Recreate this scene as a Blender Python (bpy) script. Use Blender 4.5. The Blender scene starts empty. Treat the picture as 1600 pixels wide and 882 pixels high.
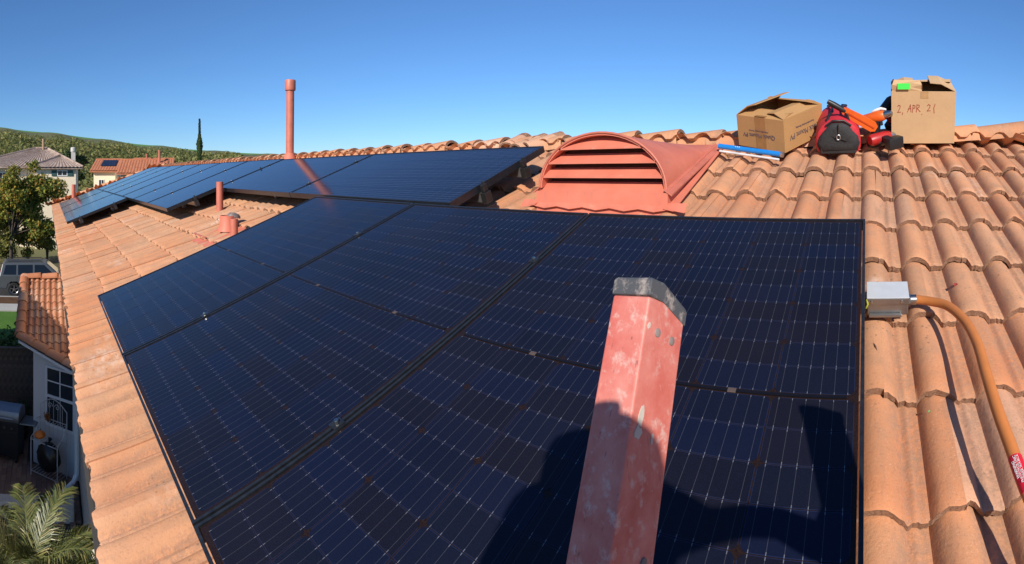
import bpy, bmesh, math, random
from mathutils import Vector, Matrix, Euler
rnd = random.Random(7)
R = math.radians
sc = bpy.context.scene
C = sc.collection

# ------------------------------------------------------------------ camera
FP = 814.5                       # panorama scale: pixels per radian of the 1600 px wide sweep
XC, YH = 1354.0, 272.75          # azimuth 0 (straight up the roof) and the horizon
cam_d = bpy.data.cameras.new('camera')
cam = bpy.data.objects.new('camera', cam_d)
C.objects.link(cam)
cam_d.type = 'PANO'
cam_d.panorama_type = 'CENTRAL_CYLINDRICAL'
cam_d.central_cylindrical_radius = 1.0
cam_d.central_cylindrical_range_u_min = -800 / FP
cam_d.central_cylindrical_range_u_max = 800 / FP
cam_d.central_cylindrical_range_v_min = (YH - 882) / FP
cam_d.central_cylindrical_range_v_max = YH / FP
cam_d.clip_start = 0.02
cam_d.clip_end = 6000
cam.location = (0, 0, 0)
cam.rotation_euler = (R(90), 0, -(800 - XC) / FP)
sc.camera = cam

# ------------------------------------------------------------------ sky and sun
SUN_AZ, SUN_EL = 155.0, 28.0     # azimuth clockwise from +Y (straight up the roof)
w = bpy.data.worlds.new('World')
sc.world = w
w.use_nodes = True
nt = w.node_tree
nt.nodes.clear()
o_ = nt.nodes.new('ShaderNodeOutputWorld')
bg = nt.nodes.new('ShaderNodeBackground')
sky = nt.nodes.new('ShaderNodeTexSky')
sky.sky_type = 'NISHITA'
sky.sun_disc = False
sky.sun_elevation = R(SUN_EL)
sky.sun_rotation = R(SUN_AZ)
sky.air_density = 1.0
sky.dust_density = 0.0
sky.ozone_density = 10.0
sky.altitude = 0
nt.links.new(sky.outputs[0], bg.inputs[0])
nt.links.new(bg.outputs[0], o_.inputs[0])
bg.inputs[1].default_value = 0.115
sd = bpy.data.lights.new('sun', 'SUN')
sd.energy = 5.0
sd.angle = R(0.53)
sd.color = (1.0, 0.93, 0.82)
sun = bpy.data.objects.new('sun', sd)
C.objects.link(sun)
DIR = Vector((-math.sin(R(SUN_AZ)) * math.cos(R(SUN_EL)), -math.cos(R(SUN_AZ)) * math.cos(R(SUN_EL)), -math.sin(R(SUN_EL))))
sun.rotation_euler = DIR.to_track_quat('-Z', 'Y').to_euler()
sc.view_settings.view_transform = 'Standard'
sc.view_settings.look = 'None'
sc.view_settings.exposure = 0.22
sc.view_settings.gamma = 1.0
sc.render.film_transparent = False
sc.cycles.max_bounces = 6
sc.cycles.use_denoising = True

# ------------------------------------------------------------------ helpers
def at(px, py, D):               # a direction of the sweep at horizontal distance D
    th = (px - XC) / FP
    return Vector((D * math.sin(th), D * math.cos(th), -(py - YH) / FP * D))

class MB:
    def __init__(s): s.v = []; s.f = []; s.m = []; s.mi = 0
    def add(s, vs, fs, mi=None):
        b = len(s.v); s.v += [tuple(v) for v in vs]
        s.f += [tuple(i + b for i in f) for f in fs]; s.m += [s.mi if mi is None else mi] * len(fs); return s
    def box(s, x0, x1, y0, y1, z0, z1, M=None, mi=None):
        vs = [Vector((x, y, z)) for z in (z0, z1) for y in (y0, y1) for x in (x0, x1)]
        if M is not None: vs = [M @ v for v in vs]
        return s.add(vs, [(0, 2, 3, 1), (4, 5, 7, 6), (0, 1, 5, 4), (2, 6, 7, 3), (0, 4, 6, 2), (1, 3, 7, 5)], mi)
    def bbox(s, x0, x1, y0, y1, z0, z1, b=.004, M=None, mi=None):   # box with chamfered edges
        bm = bmesh.new()
        bmesh.ops.create_cube(bm, size=1)
        for v in bm.verts:
            v.co = Vector(((x0 + x1) / 2 + v.co.x * (x1 - x0), (y0 + y1) / 2 + v.co.y * (y1 - y0), (z0 + z1) / 2 + v.co.z * (z1 - z0)))
        bmesh.ops.bevel(bm, geom=bm.edges[:], offset=b, segments=2, affect='EDGES', profile=.6)
        bm.verts.index_update()
        vs = [v.co.copy() if M is None else M @ v.co for v in bm.verts]
        s.add(vs, [[v.index for v in f.verts] for f in bm.faces], mi); bm.free(); return s
    def tube(s, pts, r, n=10, caps=True, mi=None):
        pts = [Vector(p) for p in pts]
        rs = r if isinstance(r, (list, tuple)) else [r] * len(pts)
        vs = []; fs = []; up = None
        for i, p in enumerate(pts):
            t = (pts[min(i + 1, len(pts) - 1)] - pts[max(i - 1, 0)]).normalized()
            if up is None: up = Vector((0, 0, 1)) if abs(t.z) < .9 else Vector((1, 0, 0))
            a = t.cross(up).normalized(); b = a.cross(t); up = b
            for k in range(n):
                an = 2 * math.pi * k / n
                vs.append(p + (a * math.cos(an) + b * math.sin(an)) * rs[i])
        for i in range(len(pts) - 1):
            for k in range(n):
                k2 = (k + 1) % n
                fs.append((i * n + k, i * n + k2, (i + 1) * n + k2, (i + 1) * n + k))
        if caps:
            fs.append(tuple(reversed(range(n)))); fs.append(tuple(range((len(pts) - 1) * n, len(pts) * n)))
        return s.add(vs, fs, mi)
    def lathe(s, prof, n=20, M=None, mi=None):    # prof: (r, z)
        vs = []; fs = []
        for r, z in prof:
            for k in range(n):
                a = 2 * math.pi * k / n; v = Vector((r * math.cos(a), r * math.sin(a), z)); vs.append(M @ v if M else v)
        for i in range(len(prof) - 1):
            for k in range(n):
                k2 = (k + 1) % n; fs.append((i * n + k, i * n + k2, (i + 1) * n + k2, (i + 1) * n + k))
        return s.add(vs, fs, mi)
    def prism(s, poly, y0, y1, M=None, mi=None):  # poly in xz, extruded in y
        n = len(poly)
        vs = [Vector((x, y0, z)) for x, z in poly] + [Vector((x, y1, z)) for x, z in poly]
        if M is not None: vs = [M @ v for v in vs]
        fs = [tuple(range(n)), tuple(reversed(range(n, 2 * n)))] + [(i, i + n, (i + 1) % n + n, (i + 1) % n) for i in range(n)]
        return s.add(vs, fs, mi)
    def loft(s, rings, closed=True, caps=False, mi=None):
        n = len(rings[0]); vs = [p for r in rings for p in r]; fs = []
        for i in range(len(rings) - 1):
            for k in range(n if closed else n - 1):
                k2 = (k + 1) % n; fs.append((i * n + k, i * n + k2, (i + 1) * n + k2, (i + 1) * n + k))
        if caps: fs.append(tuple(reversed(range(n)))); fs.append(tuple(range((len(rings) - 1) * n, len(rings) * n)))
        return s.add(vs, fs, mi)
    def mesh(s, name, mats, smooth=None, fixn=True):
        me = bpy.data.meshes.new(name); me.from_pydata(s.v, [], s.f)
        for m in (mats if isinstance(mats, (list, tuple)) else [mats]): me.materials.append(m)
        me.polygons.foreach_set('material_index', s.m)
        if fixn:
            bm = bmesh.new(); bm.from_mesh(me); bmesh.ops.recalc_face_normals(bm, faces=bm.faces[:]); bm.to_mesh(me); bm.free()
        if smooth is not None:
            me.polygons.foreach_set('use_smooth', [True] * len(me.polygons))
            me.set_sharp_from_angle(angle=R(smooth))
        me.update(); return me
    def build(s, name, mats, parent=None, smooth=None, M=None, fixn=True):
        return link(name, s.mesh(name, mats, smooth, fixn), parent, M)

def link(name, me, parent=None, M=None):
    o = bpy.data.objects.new(name, me); C.objects.link(o)
    if parent: o.parent = parent
    if M is not None: o.matrix_basis = M
    return o
def tag(o, label=None, cat=None, group=None, kind=None):
    if label: o['label'] = label
    if cat: o['category'] = cat
    if group: o['group'] = group
    if kind: o['kind'] = kind
    return o
def thing(name, label, cat, M=None, group=None):
    o = bpy.data.objects.new(name, None); C.objects.link(o); o.empty_display_size = .1
    if M is not None: o.matrix_basis = M
    return tag(o, label, cat, group)
def T(x, y, z): return Matrix.Translation((x, y, z))
def RX(a): return Matrix.Rotation(a, 4, 'X')
def RY(a): return Matrix.Rotation(a, 4, 'Y')
def RZ(a): return Matrix.Rotation(a, 4, 'Z')

# ------------------------------------------------------------------ materials
class N:
    def __init__(s, name):
        s.m = bpy.data.materials.new(name); s.m.use_nodes = True; s.t = s.m.node_tree; s.b = s.t.nodes['Principled BSDF']
    def n(s, typ, **kw):
        nd = s.t.nodes.new('ShaderNode' + typ)
        for k, v in kw.items():
            if isinstance(k, str) and hasattr(nd, k): setattr(nd, k, v)
        return nd
    def l(s, a, b): s.t.links.new(a, b)
    def noise(s, vec, scale, detail=3, rough=.5):
        nd = s.n('TexNoise'); nd.inputs['Scale'].default_value = scale; nd.inputs['Detail'].default_value = detail
        nd.inputs['Roughness'].default_value = rough; s.l(vec, nd.inputs['Vector']); return nd.outputs[0]
    def ramp(s, fac, stops):
        nd = s.n('ValToRGB'); e = nd.color_ramp.elements
        while len(e) < len(stops): e.new(.5)
        for el, (p, c) in zip(e, stops):
            el.position = p; el.color = (c[0], c[1], c[2], 1) if isinstance(c, (tuple, list)) else (c, c, c, 1)
        s.l(fac, nd.inputs[0]); return nd.outputs[0]
    def mix(s, fac, a, b, mode='MIX'):
        nd = s.n('Mix'); nd.data_type = 'RGBA'; nd.blend_type = mode
        for src, i in ((fac, 0), (a, 6), (b, 7)):
            if hasattr(src, 'is_linked') or hasattr(src, 'links'): s.l(src, nd.inputs[i])
            elif i == 0: nd.inputs[0].default_value = src
            else: nd.inputs[i].default_value = (*src, 1)
        return nd.outputs[2]
    def math(s, op, a, b=0.0, c=None):
        nd = s.n('Math'); nd.operation = op
        for i, v in enumerate((a, b) if c is None else (a, b, c)):
            if hasattr(v, 'links'): s.l(v, nd.inputs[i])
            else: nd.inputs[i].default_value = v
        return nd.outputs[0]
    def pos(s): return s.n('NewGeometry').outputs['Position']
    def obj(s): return s.n('TexCoord').outputs['Object']
    def bump(s, h, strength=.3, dist=.01):
        nd = s.n('Bump'); nd.inputs['Strength'].default_value = strength; nd.inputs['Distance'].default_value = dist
        s.l(h, nd.inputs['Height']); s.l(nd.outputs[0], s.b.inputs['Normal'])
    def col(s, c):
        if hasattr(c, 'links'): s.l(c, s.b.inputs['Base Color'])
        else: s.b.inputs['Base Color'].default_value = (*c, 1)
    def set(s, **kw):
        for k, v in kw.items(): s.b.inputs[k.replace('_', ' ')].default_value = v
        return s

def simple(name, c, rough=.6, metal=0, var=.12, scale=30, bump=0, spec=.5, c2=None):
    k = N(name); f = k.noise(k.obj(), scale, 4, .6)
    d = c2 or tuple(x * (1 - 2.2 * var) for x in c)
    k.col(k.mix(k.ramp(f, [(.3, 0.), (.75, 1.)]), d, c))
    k.set(Roughness=rough, Metallic=metal); k.b.inputs['Specular IOR Level'].default_value = spec
    if bump: k.bump(f, bump, .004)
    return k.m

def tile_mat(name, island, base=((.585, .25, .118), (.63, .295, .152), (.55, .22, .102)), dirt=1.0):
    k = N(name); P = k.pos()
    r = k.n('NewGeometry').outputs['Random Per Island'] if island else k.n('ObjectInfo').outputs['Random']
    c = k.ramp(r, [(0, base[2]), (.35, base[0]), (.65, base[1]), (.82, tuple(x * .84 for x in base[0])), (1, (.60, .33, .21))])
    big = k.ramp(k.noise(P, 1.3, 3), [(.35, 0.), (.7, 1.)])
    c = k.mix(k.math('MULTIPLY', big, .55), c, (.56, .345, .21))
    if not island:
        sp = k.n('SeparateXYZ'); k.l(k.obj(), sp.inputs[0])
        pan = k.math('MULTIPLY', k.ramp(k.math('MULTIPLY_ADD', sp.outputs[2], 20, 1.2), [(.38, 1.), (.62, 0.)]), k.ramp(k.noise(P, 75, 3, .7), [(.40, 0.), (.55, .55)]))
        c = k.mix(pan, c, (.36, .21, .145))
    blot = k.ramp(k.noise(P, 9, 5, .65), [(.46, 0.), (.72, 1.)])
    c = k.mix(k.math('MULTIPLY', k.math('MAXIMUM', blot, k.ramp(k.noise(P, 3.6, 6, .7), [(.52, 0.), (.68, 1.)])), .46 * dirt), c, (.33, .215, .14))
    fine = k.noise(P, 130, 4, .7)
    c = k.mix(k.ramp(fine, [(.28, .45), (.46, 0.)]), c, (.24, .13, .08))
    c = k.mix(k.ramp(k.noise(P, 230, 2, .5), [(.62, 0.), (.75, .45)]), c, (.72, .45, .32))
    mp = k.n('Mapping'); mp.inputs['Scale'].default_value = (34, 5, 5); k.l(P, mp.inputs[0])
    stk = k.math('MULTIPLY', k.ramp(k.noise(mp.outputs[0], 1, 4, .6), [(.50, 0.), (.68, 1.)]), k.ramp(k.noise(P, 3.0, 3), [(.42, .1), (.62, 1.)]))
    c = k.mix(k.math('MULTIPLY', stk, .42 * dirt), c, (.25, .165, .12))
    pale = k.math('MULTIPLY', k.ramp(k.noise(P, 2.1, 2), [(.60, 0.), (.72, 1.)]), k.ramp(k.noise(P, 26, 4, .7), [(.42, 0.), (.62, .65)]))
    c = k.mix(pale, c, (.66, .50, .40))
    # lichen and soot specks with their own outline
    vo = k.n('TexVoronoi'); vo.inputs['Scale'].default_value = 38; k.l(P, vo.inputs['Vector'])
    spot = k.math('MULTIPLY', k.ramp(vo.outputs['Distance'], [(.08, 1.), (.2, 0.)]), k.ramp(k.noise(P, 4, 2), [(.52, 0.), (.6, .7)]))
    c = k.mix(k.math('MULTIPLY', spot, dirt), c, (.17, .12, .085))
    k.col(c); k.set(Roughness=.88); k.b.inputs['Specular IOR Level'].default_value = .25
    k.bump(k.math('ADD', fine, k.math('MULTIPLY', k.noise(P, 45, 3), .6)), .55, .0022)
    return k.m
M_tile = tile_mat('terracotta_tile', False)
M_tile_far = tile_mat('terracotta_tile_field', True)
M_tile_wing = tile_mat('terracotta_tile_wing', False, ((.47, .16, .075), (.53, .20, .10), (.42, .135, .06)), .5)
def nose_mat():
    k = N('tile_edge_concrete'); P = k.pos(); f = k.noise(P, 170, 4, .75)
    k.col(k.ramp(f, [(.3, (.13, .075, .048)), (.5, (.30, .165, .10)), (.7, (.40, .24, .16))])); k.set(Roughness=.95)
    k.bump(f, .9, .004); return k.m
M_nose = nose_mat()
M_deck = simple('roof_underlay', (.035, .03, .028), .95)
def salmon():
    k = N('salmon_painted_sheet'); P = k.pos()
    c = k.mix(k.ramp(k.noise(P, 5, 4, .6), [(.3, 0.), (.75, 1.)]), (.54, .145, .09), (.66, .20, .125))
    mp = k.n('Mapping'); mp.inputs['Scale'].default_value = (45, 9, 4); k.l(P, mp.inputs[0])
    c = k.mix(k.ramp(k.noise(mp.outputs[0], 1, 4, .65), [(.56, 0.), (.74, .5)]), c, (.40, .17, .12))
    c = k.mix(k.ramp(k.noise(P, 17, 5, .7), [(.62, 0.), (.72, .45)]), c, (.62, .33, .25))
    k.col(c); k.set(Roughness=.58); k.bump(k.math('ADD', k.noise(P, 6, 2), k.math('MULTIPLY', k.noise(P, 90, 3), .06)), .35, .02); return k.m
M_salmon = salmon()
M_salmon_d = simple('salmon_paint_pipe', (.58, .17, .11), .5, var=.12, scale=14, bump=.05)
M_lead = simple('bare_flashing', (.30, .24, .22), .6, var=.25, scale=25)
M_dark = simple('black_void', (.02, .02, .02), .8)
def frame_mat():
    k = N('black_anodised_frame'); f = k.noise(k.pos(), 60, 3)
    k.col(k.ramp(f, [(.3, (.014, .016, .020)), (.7, (.026, .029, .034))])); k.set(Roughness=.30, Metallic=.2); return k.m
M_frame = frame_mat()
def lam_mat():
    k = N('black_backsheet_under_glass'); f = k.noise(k.pos(), 300, 2)
    k.col(k.ramp(f, [(.3, (.012, .0065, .0055)), (.7, (.024, .013, .010))])); k.set(Roughness=.14); k.b.inputs['IOR'].default_value = 1.33; return k.m
M_lam = lam_mat()
CW, CH = .1585, .0735            # half cell
def cell_mat():
    k = N('solar_cell_silicon'); O = k.obj(); s = k.n('SeparateXYZ'); k.l(O, s.inputs[0])
    r = k.n('ObjectInfo').outputs['Random']
    base = k.ramp(r, [(0, (.0075, .0060, .0085)), (.3, (.0045, .0055, .012)), (.65, (.0045, .0065, .018)), (.85, (.0040, .0070, .024)), (1, (.0080, .0065, .009))])
    g = k.noise(k.pos(), 520, 2, .8)
    base = k.mix(k.ramp(g, [(.35, 0.), (.7, .6)]), base, (.011, .0135, .030))
    # blue rim of every cell
    ax = k.math('ABSOLUTE', s.outputs[0]); ay = k.math('ABSOLUTE', s.outputs[1])
    rim = k.math('MAXIMUM', k.math('GREATER_THAN', ax, CW / 2 - .0011), k.math('GREATER_THAN', ay, CH / 2 - .0010))
    base = k.mix(k.math('MULTIPLY', rim, .40), base, (.020, .036, .10))
    # six silver wires, broader at the cell's ends
    fr = k.math('FRACT', k.math('MULTIPLY_ADD', s.outputs[0], 6 / CW, 3.0))
    dist = k.math('MULTIPLY', k.math('ABSOLUTE', k.math('SUBTRACT', fr, .5)), CW / 6)
    end = k.math('GREATER_THAN', ay, CH / 2 - .0050)
    wd = k.math('MULTIPLY_ADD', end, .00025, .00042)
    wire = k.math('LESS_THAN', dist, wd)
    base = k.mix(k.math('MULTIPLY', wire, k.math('MULTIPLY_ADD', end, .17, .07)), base, (.55, .56, .60))
    dust = k.math('MULTIPLY', k.ramp(k.noise(k.pos(), 2.3, 5, .65), [(.40, 0.), (.75, 1.)]), k.ramp(k.noise(k.pos(), 900, 2, .6), [(.45, .06), (.75, .55)]))
    base = k.mix(k.math('MULTIPLY', dust, .07), base, (.30, .24, .18))
    k.col(base); k.l(k.ramp(k.noise(k.pos(), 3.1, 5, .7), [(.3, .11), (.7, .20)]), k.b.inputs['Roughness']); k.b.inputs['IOR'].default_value = 1.33
    k.bump(g, .05, .0006); return k.m
M_cell = cell_mat()
def far_panel_mat():
    k = N('solar_glass_distant'); O = k.obj(); s = k.n('SeparateXYZ'); k.l(O, s.inputs[0])
    def lines(axis, pitch, wdt):
        fr = k.math('FRACT', k.math('DIVIDE', s.outputs[axis], pitch)); return k.math('LESS_THAN', fr, wdt)
    c = k.mix(k.math('MULTIPLY', lines(0, .0273, .045), .45), (.008, .011, .026), (.30, .33, .42))
    c = k.mix(k.math('MULTIPLY', lines(1, .0765, .05), .5), c, (.05, .07, .15))
    c = k.mix(k.math('MULTIPLY', lines(0, .164, .02), .8), c, (.012, .008, .009))
    k.col(c); k.set(Roughness=.10); k.bump(k.noise(k.pos(), 400, 2), .04, .0006); return k.m
M_far = far_panel_mat()
M_alu = simple('mill_aluminium', (.55, .55, .55), .38, .9, .1, 40)
M_dalu = simple('dark_clamp_metal', (.10, .10, .10), .4, .8, .2, 60)
M_steel = simple('zinc_bolt', (.5, .5, .48), .3, 1, .1, 60)

# ------------------------------------------------------------------ roof frame
SL = .394                         # rise per metre run
PITCH = math.atan(SL); CP, SP = math.cos(PITCH), math.sin(PITCH)
Z0 = -1.02                        # height of the tile plane below the lens, at Y = 0
ROOF = T(0, 0, Z0) @ RX(PITCH)    # local: x along the eave, y up the slope, z off the roof
PN = .17 * CP                     # panel glass above the tile crests
GROUND = -6.6
EAVE_Y, RIDGE_Y = .125, 3.20
RX0, RX1 = -14.0, 1.02            # ridge ends
EX0, EX1 = -17.0, 4.1             # eave ends

# main house: roof deck, tiles, ridge and hip caps, walls
house = thing('house', 'house under the broad terracotta tiled roof carrying the solar panels', 'house', T(-6.5, 2.6, GROUND))
def world_part(o, root):          # keep world coordinates under a moved root
    o.parent = root; o.matrix_parent_inverse = root.matrix_basis.inverted(); return o
m = MB()
dz = -.085
def rz(Y): return Z0 + SL * Y + dz
top = [(EX0, EAVE_Y + .02, rz(EAVE_Y)), (EX1, EAVE_Y + .02, rz(EAVE_Y)), (RX1, RIDGE_Y, rz(RIDGE_Y)), (RX0, RIDGE_Y, rz(RIDGE_Y))]
by = 2 * RIDGE_Y - EAVE_Y
bk = [(EX0, by, rz(EAVE_Y)), (EX1, by, rz(EAVE_Y))]
V = top + bk
V2 = [(x, y, z - .12) for x, y, z in V]
m.add(V + V2, [(0, 1, 2, 3), (3, 2, 5, 4), (0, 3, 4), (1, 5, 2), (6, 9, 8, 7), (9, 10, 11, 8), (6, 10, 9), (7, 8, 11), (0, 6, 7, 1), (4, 5, 11, 10), (0, 4, 10, 6), (1, 7, 11, 5)])
roof = world_part(m.build('roof', M_deck), house)
stucco = simple('cream_stucco', (.62, .55, .45), .9, var=.06, scale=60, bump=.3)
white_paint = simple('white_trim_paint', (.75, .75, .73), .5, var=.04)
m = MB()
wt = rz(EAVE_Y) - .04
for (x0, x1, y0, y1) in ((EX0 + .5, EX1 - .5, EAVE_Y + .55, EAVE_Y + .72), (EX0 + .5, EX1 - .5, by - .72, by - .55), (EX0 + .5, EX0 + .67, EAVE_Y + .73, by - .73), (EX1 - .67, EX1 - .5, EAVE_Y + .73, by - .73)):
    m.box(x0, x1, y0, y1, GROUND, wt + .1)
world_part(m.build('wall', stucco), house)
m = MB(); m.box(EX0, EX1, EAVE_Y + .05, EAVE_Y + .075, wt - .18, wt + .03)
world_part(m.build('fascia', white_paint), house)

# tiles -------------------------------------------------------------
PB = .150                         # barrel pitch
EXPO = .286 / CP                  # exposed length up the slope
HB = .038
def prof(u):
    u = u % 1.0
    a = (u - .44) / (.30 if u < .44 else .37)
    b = max(0., 1 - a * a)
    if u > .44: b = b ** 1.15
    pan = .004 * math.exp(-((u - .93) / .05) ** 2)
    return -HB + HB * b ** .62 + pan
def us():
    base = [0, .05, .09, .105, .12, .15, .20, .27, .35, .43, .50, .57, .65, .72, .78, .82, .835, .85, .89, .93, .96]
    out = [.585] + [u for u in base if u > .6] + [1 + u for u in base] + [2 + u for u in base if u < .57] + [2.592]
    return out
def tile_mesh(name, seed, mats, chip=0.0, wr=1.0):
    r = random.Random(seed); U = us(); n = len(U); L = .375; m = MB()
    S = [0, .006, .05, .14, .23, .31, L]
    ph_ = r.uniform(0, 6); off = [r.uniform(-.0032, .0032) + .003 * math.sin(3.1 * u + ph_) for u in U]
    if r.random() < .5:
        cu = r.choice((.7, 1.45, 2.45)); off = [o + .016 * math.exp(-((u - cu) / .10) ** 2) for o, u in zip(off, U)]      # a chipped nose
    tw = r.uniform(-.003, .003)
    vs = []; fs = []
    for j, s in enumerate(S):
        for i, u in enumerate(U):
            z = prof(u) - .026 * s / EXPO
            if u > 2.5: z += .0018
            if u < .64: z -= .0018
            if j == 0: z -= .003
            z += .0012 * math.sin(9 * u + seed) * wr + tw * (u - 1.5) * .5
            vs.append((u * PB, s + (off[i] * (1 - j * .3) if j < 3 else 0), z))
    for j in range(len(S) - 1):
        for i in range(n - 1): fs.append((j * n + i, j * n + i + 1, (j + 1) * n + i + 1, (j + 1) * n + i))
    m.add(vs, fs, 0)
    # nose: a rough broken edge, and the two flanks
    vs2 = []
    for i, u in enumerate(U): vs2.append((u * PB, vs[i][1] - .0004, vs[i][2] + .0003))
    for i, u in enumerate(U): vs2.append((u * PB, vs[i][1] + .004 + r.uniform(0, .003), vs[i][2] - .021 - r.uniform(0, .003)))
    m.add(vs2, [(i, n + i, n + i + 1, i + 1) for i in range(n - 1)], 1)
    for i in (0, n - 1):
        q = [vs[j * n + i] for j in range(len(S))]
        q2 = [(a, b, c - .02) for a, b, c in q]
        k = len(S)
        m.add(q + q2, [(j, j + 1, k + j + 1, k + j) if i == 0 else (j, k + j, k + j + 1, j + 1) for j in range(k - 1)], 0)
    return m.mesh(name, mats, smooth=50, fixn=False)
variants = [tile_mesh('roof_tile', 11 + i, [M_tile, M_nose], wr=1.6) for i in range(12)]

foot = []                         # panel footprints (x0, x1, s0, s1), filled from the table below
PANELS = []                       # (kind, x0, s0, width, length)
PW = 1.046
sY = lambda Y: Y / CP             # horizontal distance -> distance up the slope
G = .0045
OFS = PN * SP / CP
pY = lambda Y: Y / CP + OFS        # the same for a point on the panel plane
S0, S1 = pY(.2985), pY(1.7733)
for k in range(3): PANELS.append(('near', -(k + 1) * PW + G, S0, PW - 2 * G, S1 - S0))
for k in range(2): PANELS.append(('C', -1.85 - 1.755 * (k + 1) + G, pY(1.80), 1.755 - 2 * G, pY(2.60) - pY(1.80)))
nB = 7; wB = 1.10
for k in range(nB): PANELS.append(('B', -5.37 - wB * (k + 1) + G, pY(1.245), wB - 2 * G, pY(2.62) - pY(1.245)))
for k in range(3): PANELS.append(('A', -8.06 - 1.71 * (k + 1) + G, pY(.29), 1.71 - 2 * G, pY(1.235) - pY(.29)))

def covered(x, s):
    for kd, x0, s0, ww, ll in PANELS:
        if x0 + .12 < x < x0 + ww - .02 and s0 + .3 < s < s0 + ll - .22: return True
    return False
ncourse = 11
cand = []
VENT = (-1.60, -.88, 2.20, 2.95)
for j in range(ncourse):
    s = sY(EAVE_Y) + j * EXPO
    Y = s * CP
    f = (Y - EAVE_Y) / (RIDGE_Y - EAVE_Y)
    xa = EX0 + (RX0 - EX0) * f; xb = EX1 + (RX1 - EX1) * f
    i0 = int(math.floor(xa / (2 * PB))); i1 = int(math.ceil(xb / (2 * PB)))
    for i in range(i0, i1 + 1):
        x = i * 2 * PB + (j % 2) * PB - .045
        xm = x + 1.58 * PB
        if xm < xa - .1 or xm > xb + .05: continue
        Yc = Y + .14
        if VENT[0] + .06 < xm < VENT[1] - .06 and VENT[2] + .05 < Yc < VENT[3] + .08: continue
        D2 = xm * xm + Yc * Yc + (Z0 + SL * Yc) ** 2
        vis = 1.0 / D2
        th = math.atan2(xm, Yc)
        if covered(xm, s + .15): vis *= 1e-4
        if th > .40: vis *= 1e-3
        cand.append((vis, x, s, j))
cand.sort(reverse=True)
N_SINGLE = 286
for q, (vis, x, s, j) in enumerate(cand[:N_SINGLE]):
    o = link('roof_tile', variants[rnd.randrange(12)], roof)
    mt = ROOF @ T(x, s + rnd.gauss(0, .0045), rnd.uniform(-.0025, .0035)) @ RZ(rnd.gauss(0, .007)) @ RX(rnd.uniform(-.008, .006)) @ RY(rnd.uniform(-.006, .006))
    o.matrix_basis = mt
far_variants = []
def cheap_tile(seed):
    r = random.Random(seed); U = [.56, .7, .8, .85, 1.0, 1.1, 1.17, 1.3, 1.47, 1.64, 1.77, 1.84, 2.0, 2.1, 2.17, 2.3, 2.47, 2.60]
    n = len(U); vs = []; fs = []
    for s in (0, .36):
        for u in U: vs.append(Vector((u * PB, s, prof(u) - .026 * s / EXPO - (.002 if u < .64 else 0))))
    for u in U: vs.append(Vector((u * PB, .004, prof(u) - .024)))
    for i in range(n - 1): fs.append((i, i + 1, n + i + 1, n + i))
    vs += [vs[n - 1] - Vector((0, 0, .015)), vs[2 * n - 1] - Vector((0, 0, .015))]; fs.append((n - 1, 3 * n, 3 * n + 1, 2 * n - 1))
    nf = [(i, 2 * n + i, 2 * n + i + 1, i + 1) for i in range(n - 1)]
    return vs, fs, nf
m = MB()
ct = cheap_tile(1)
def add_field(m, Mx):
    vs = [Mx @ v for v in ct[0]]; b = len(vs)
    m.add(vs, ct[1], 0); m.add(vs, ct[2], 1)
for q, (vis, x, s, j) in enumerate(cand[N_SINGLE:]):
    add_field(m, ROOF @ T(x, s + rnd.uniform(-.004, .004), rnd.uniform(-.002, .002)) @ RZ(rnd.uniform(-.005, .005)))
ROOFB = T(0, 2 * RIDGE_Y, Z0) @ RZ(math.pi) @ RX(PITCH)
for j in range(ncourse):
    s = sY(EAVE_Y) + j * EXPO; Y = s * CP; f = (Y - EAVE_Y) / (RIDGE_Y - EAVE_Y)
    xa = EX0 + (RX0 - EX0) * f; xb = EX1 + (RX1 - EX1) * f
    x = -xb
    while x < -xa:
        add_field(m, ROOFB @ T(x - 1.58 * PB + .15 + (j % 2) * PB, s, 0)); x += 2 * PB
fld = m.build('roof_tile_field', [M_tile_far, M_nose], roof, smooth=45, fixn=False); fld['kind'] = 'stuff'
# the hip ends: tiled slopes beyond both ends of the ridge
m = MB()
for (apx, ex, sg) in ((RX0, EX0, -1), (RX1, EX1, 1)):
    run = abs(ex - apx); pit = math.atan((SL * (RIDGE_Y - EAVE_Y)) / run); cp_ = math.cos(pit)
    Mh = T(ex, RIDGE_Y, rz(EAVE_Y) - dz) @ RZ(math.pi / 2 if sg > 0 else -math.pi / 2) @ RX(pit)
    j = 0
    while j * EXPO * cp_ < run:
        half = (RIDGE_Y - EAVE_Y) * (1 - j * EXPO * cp_ / run); x = -half
        while x < half:
            add_field(m, Mh @ T(x - .58 * PB + .05 + (j % 2) * PB * .5, j * EXPO, 0)); x += 2 * PB
        j += 1
hf = m.build('hip_tile_field', [M_tile_far, M_nose], roof, smooth=45, fixn=False); hf['kind'] = 'stuff'

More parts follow.
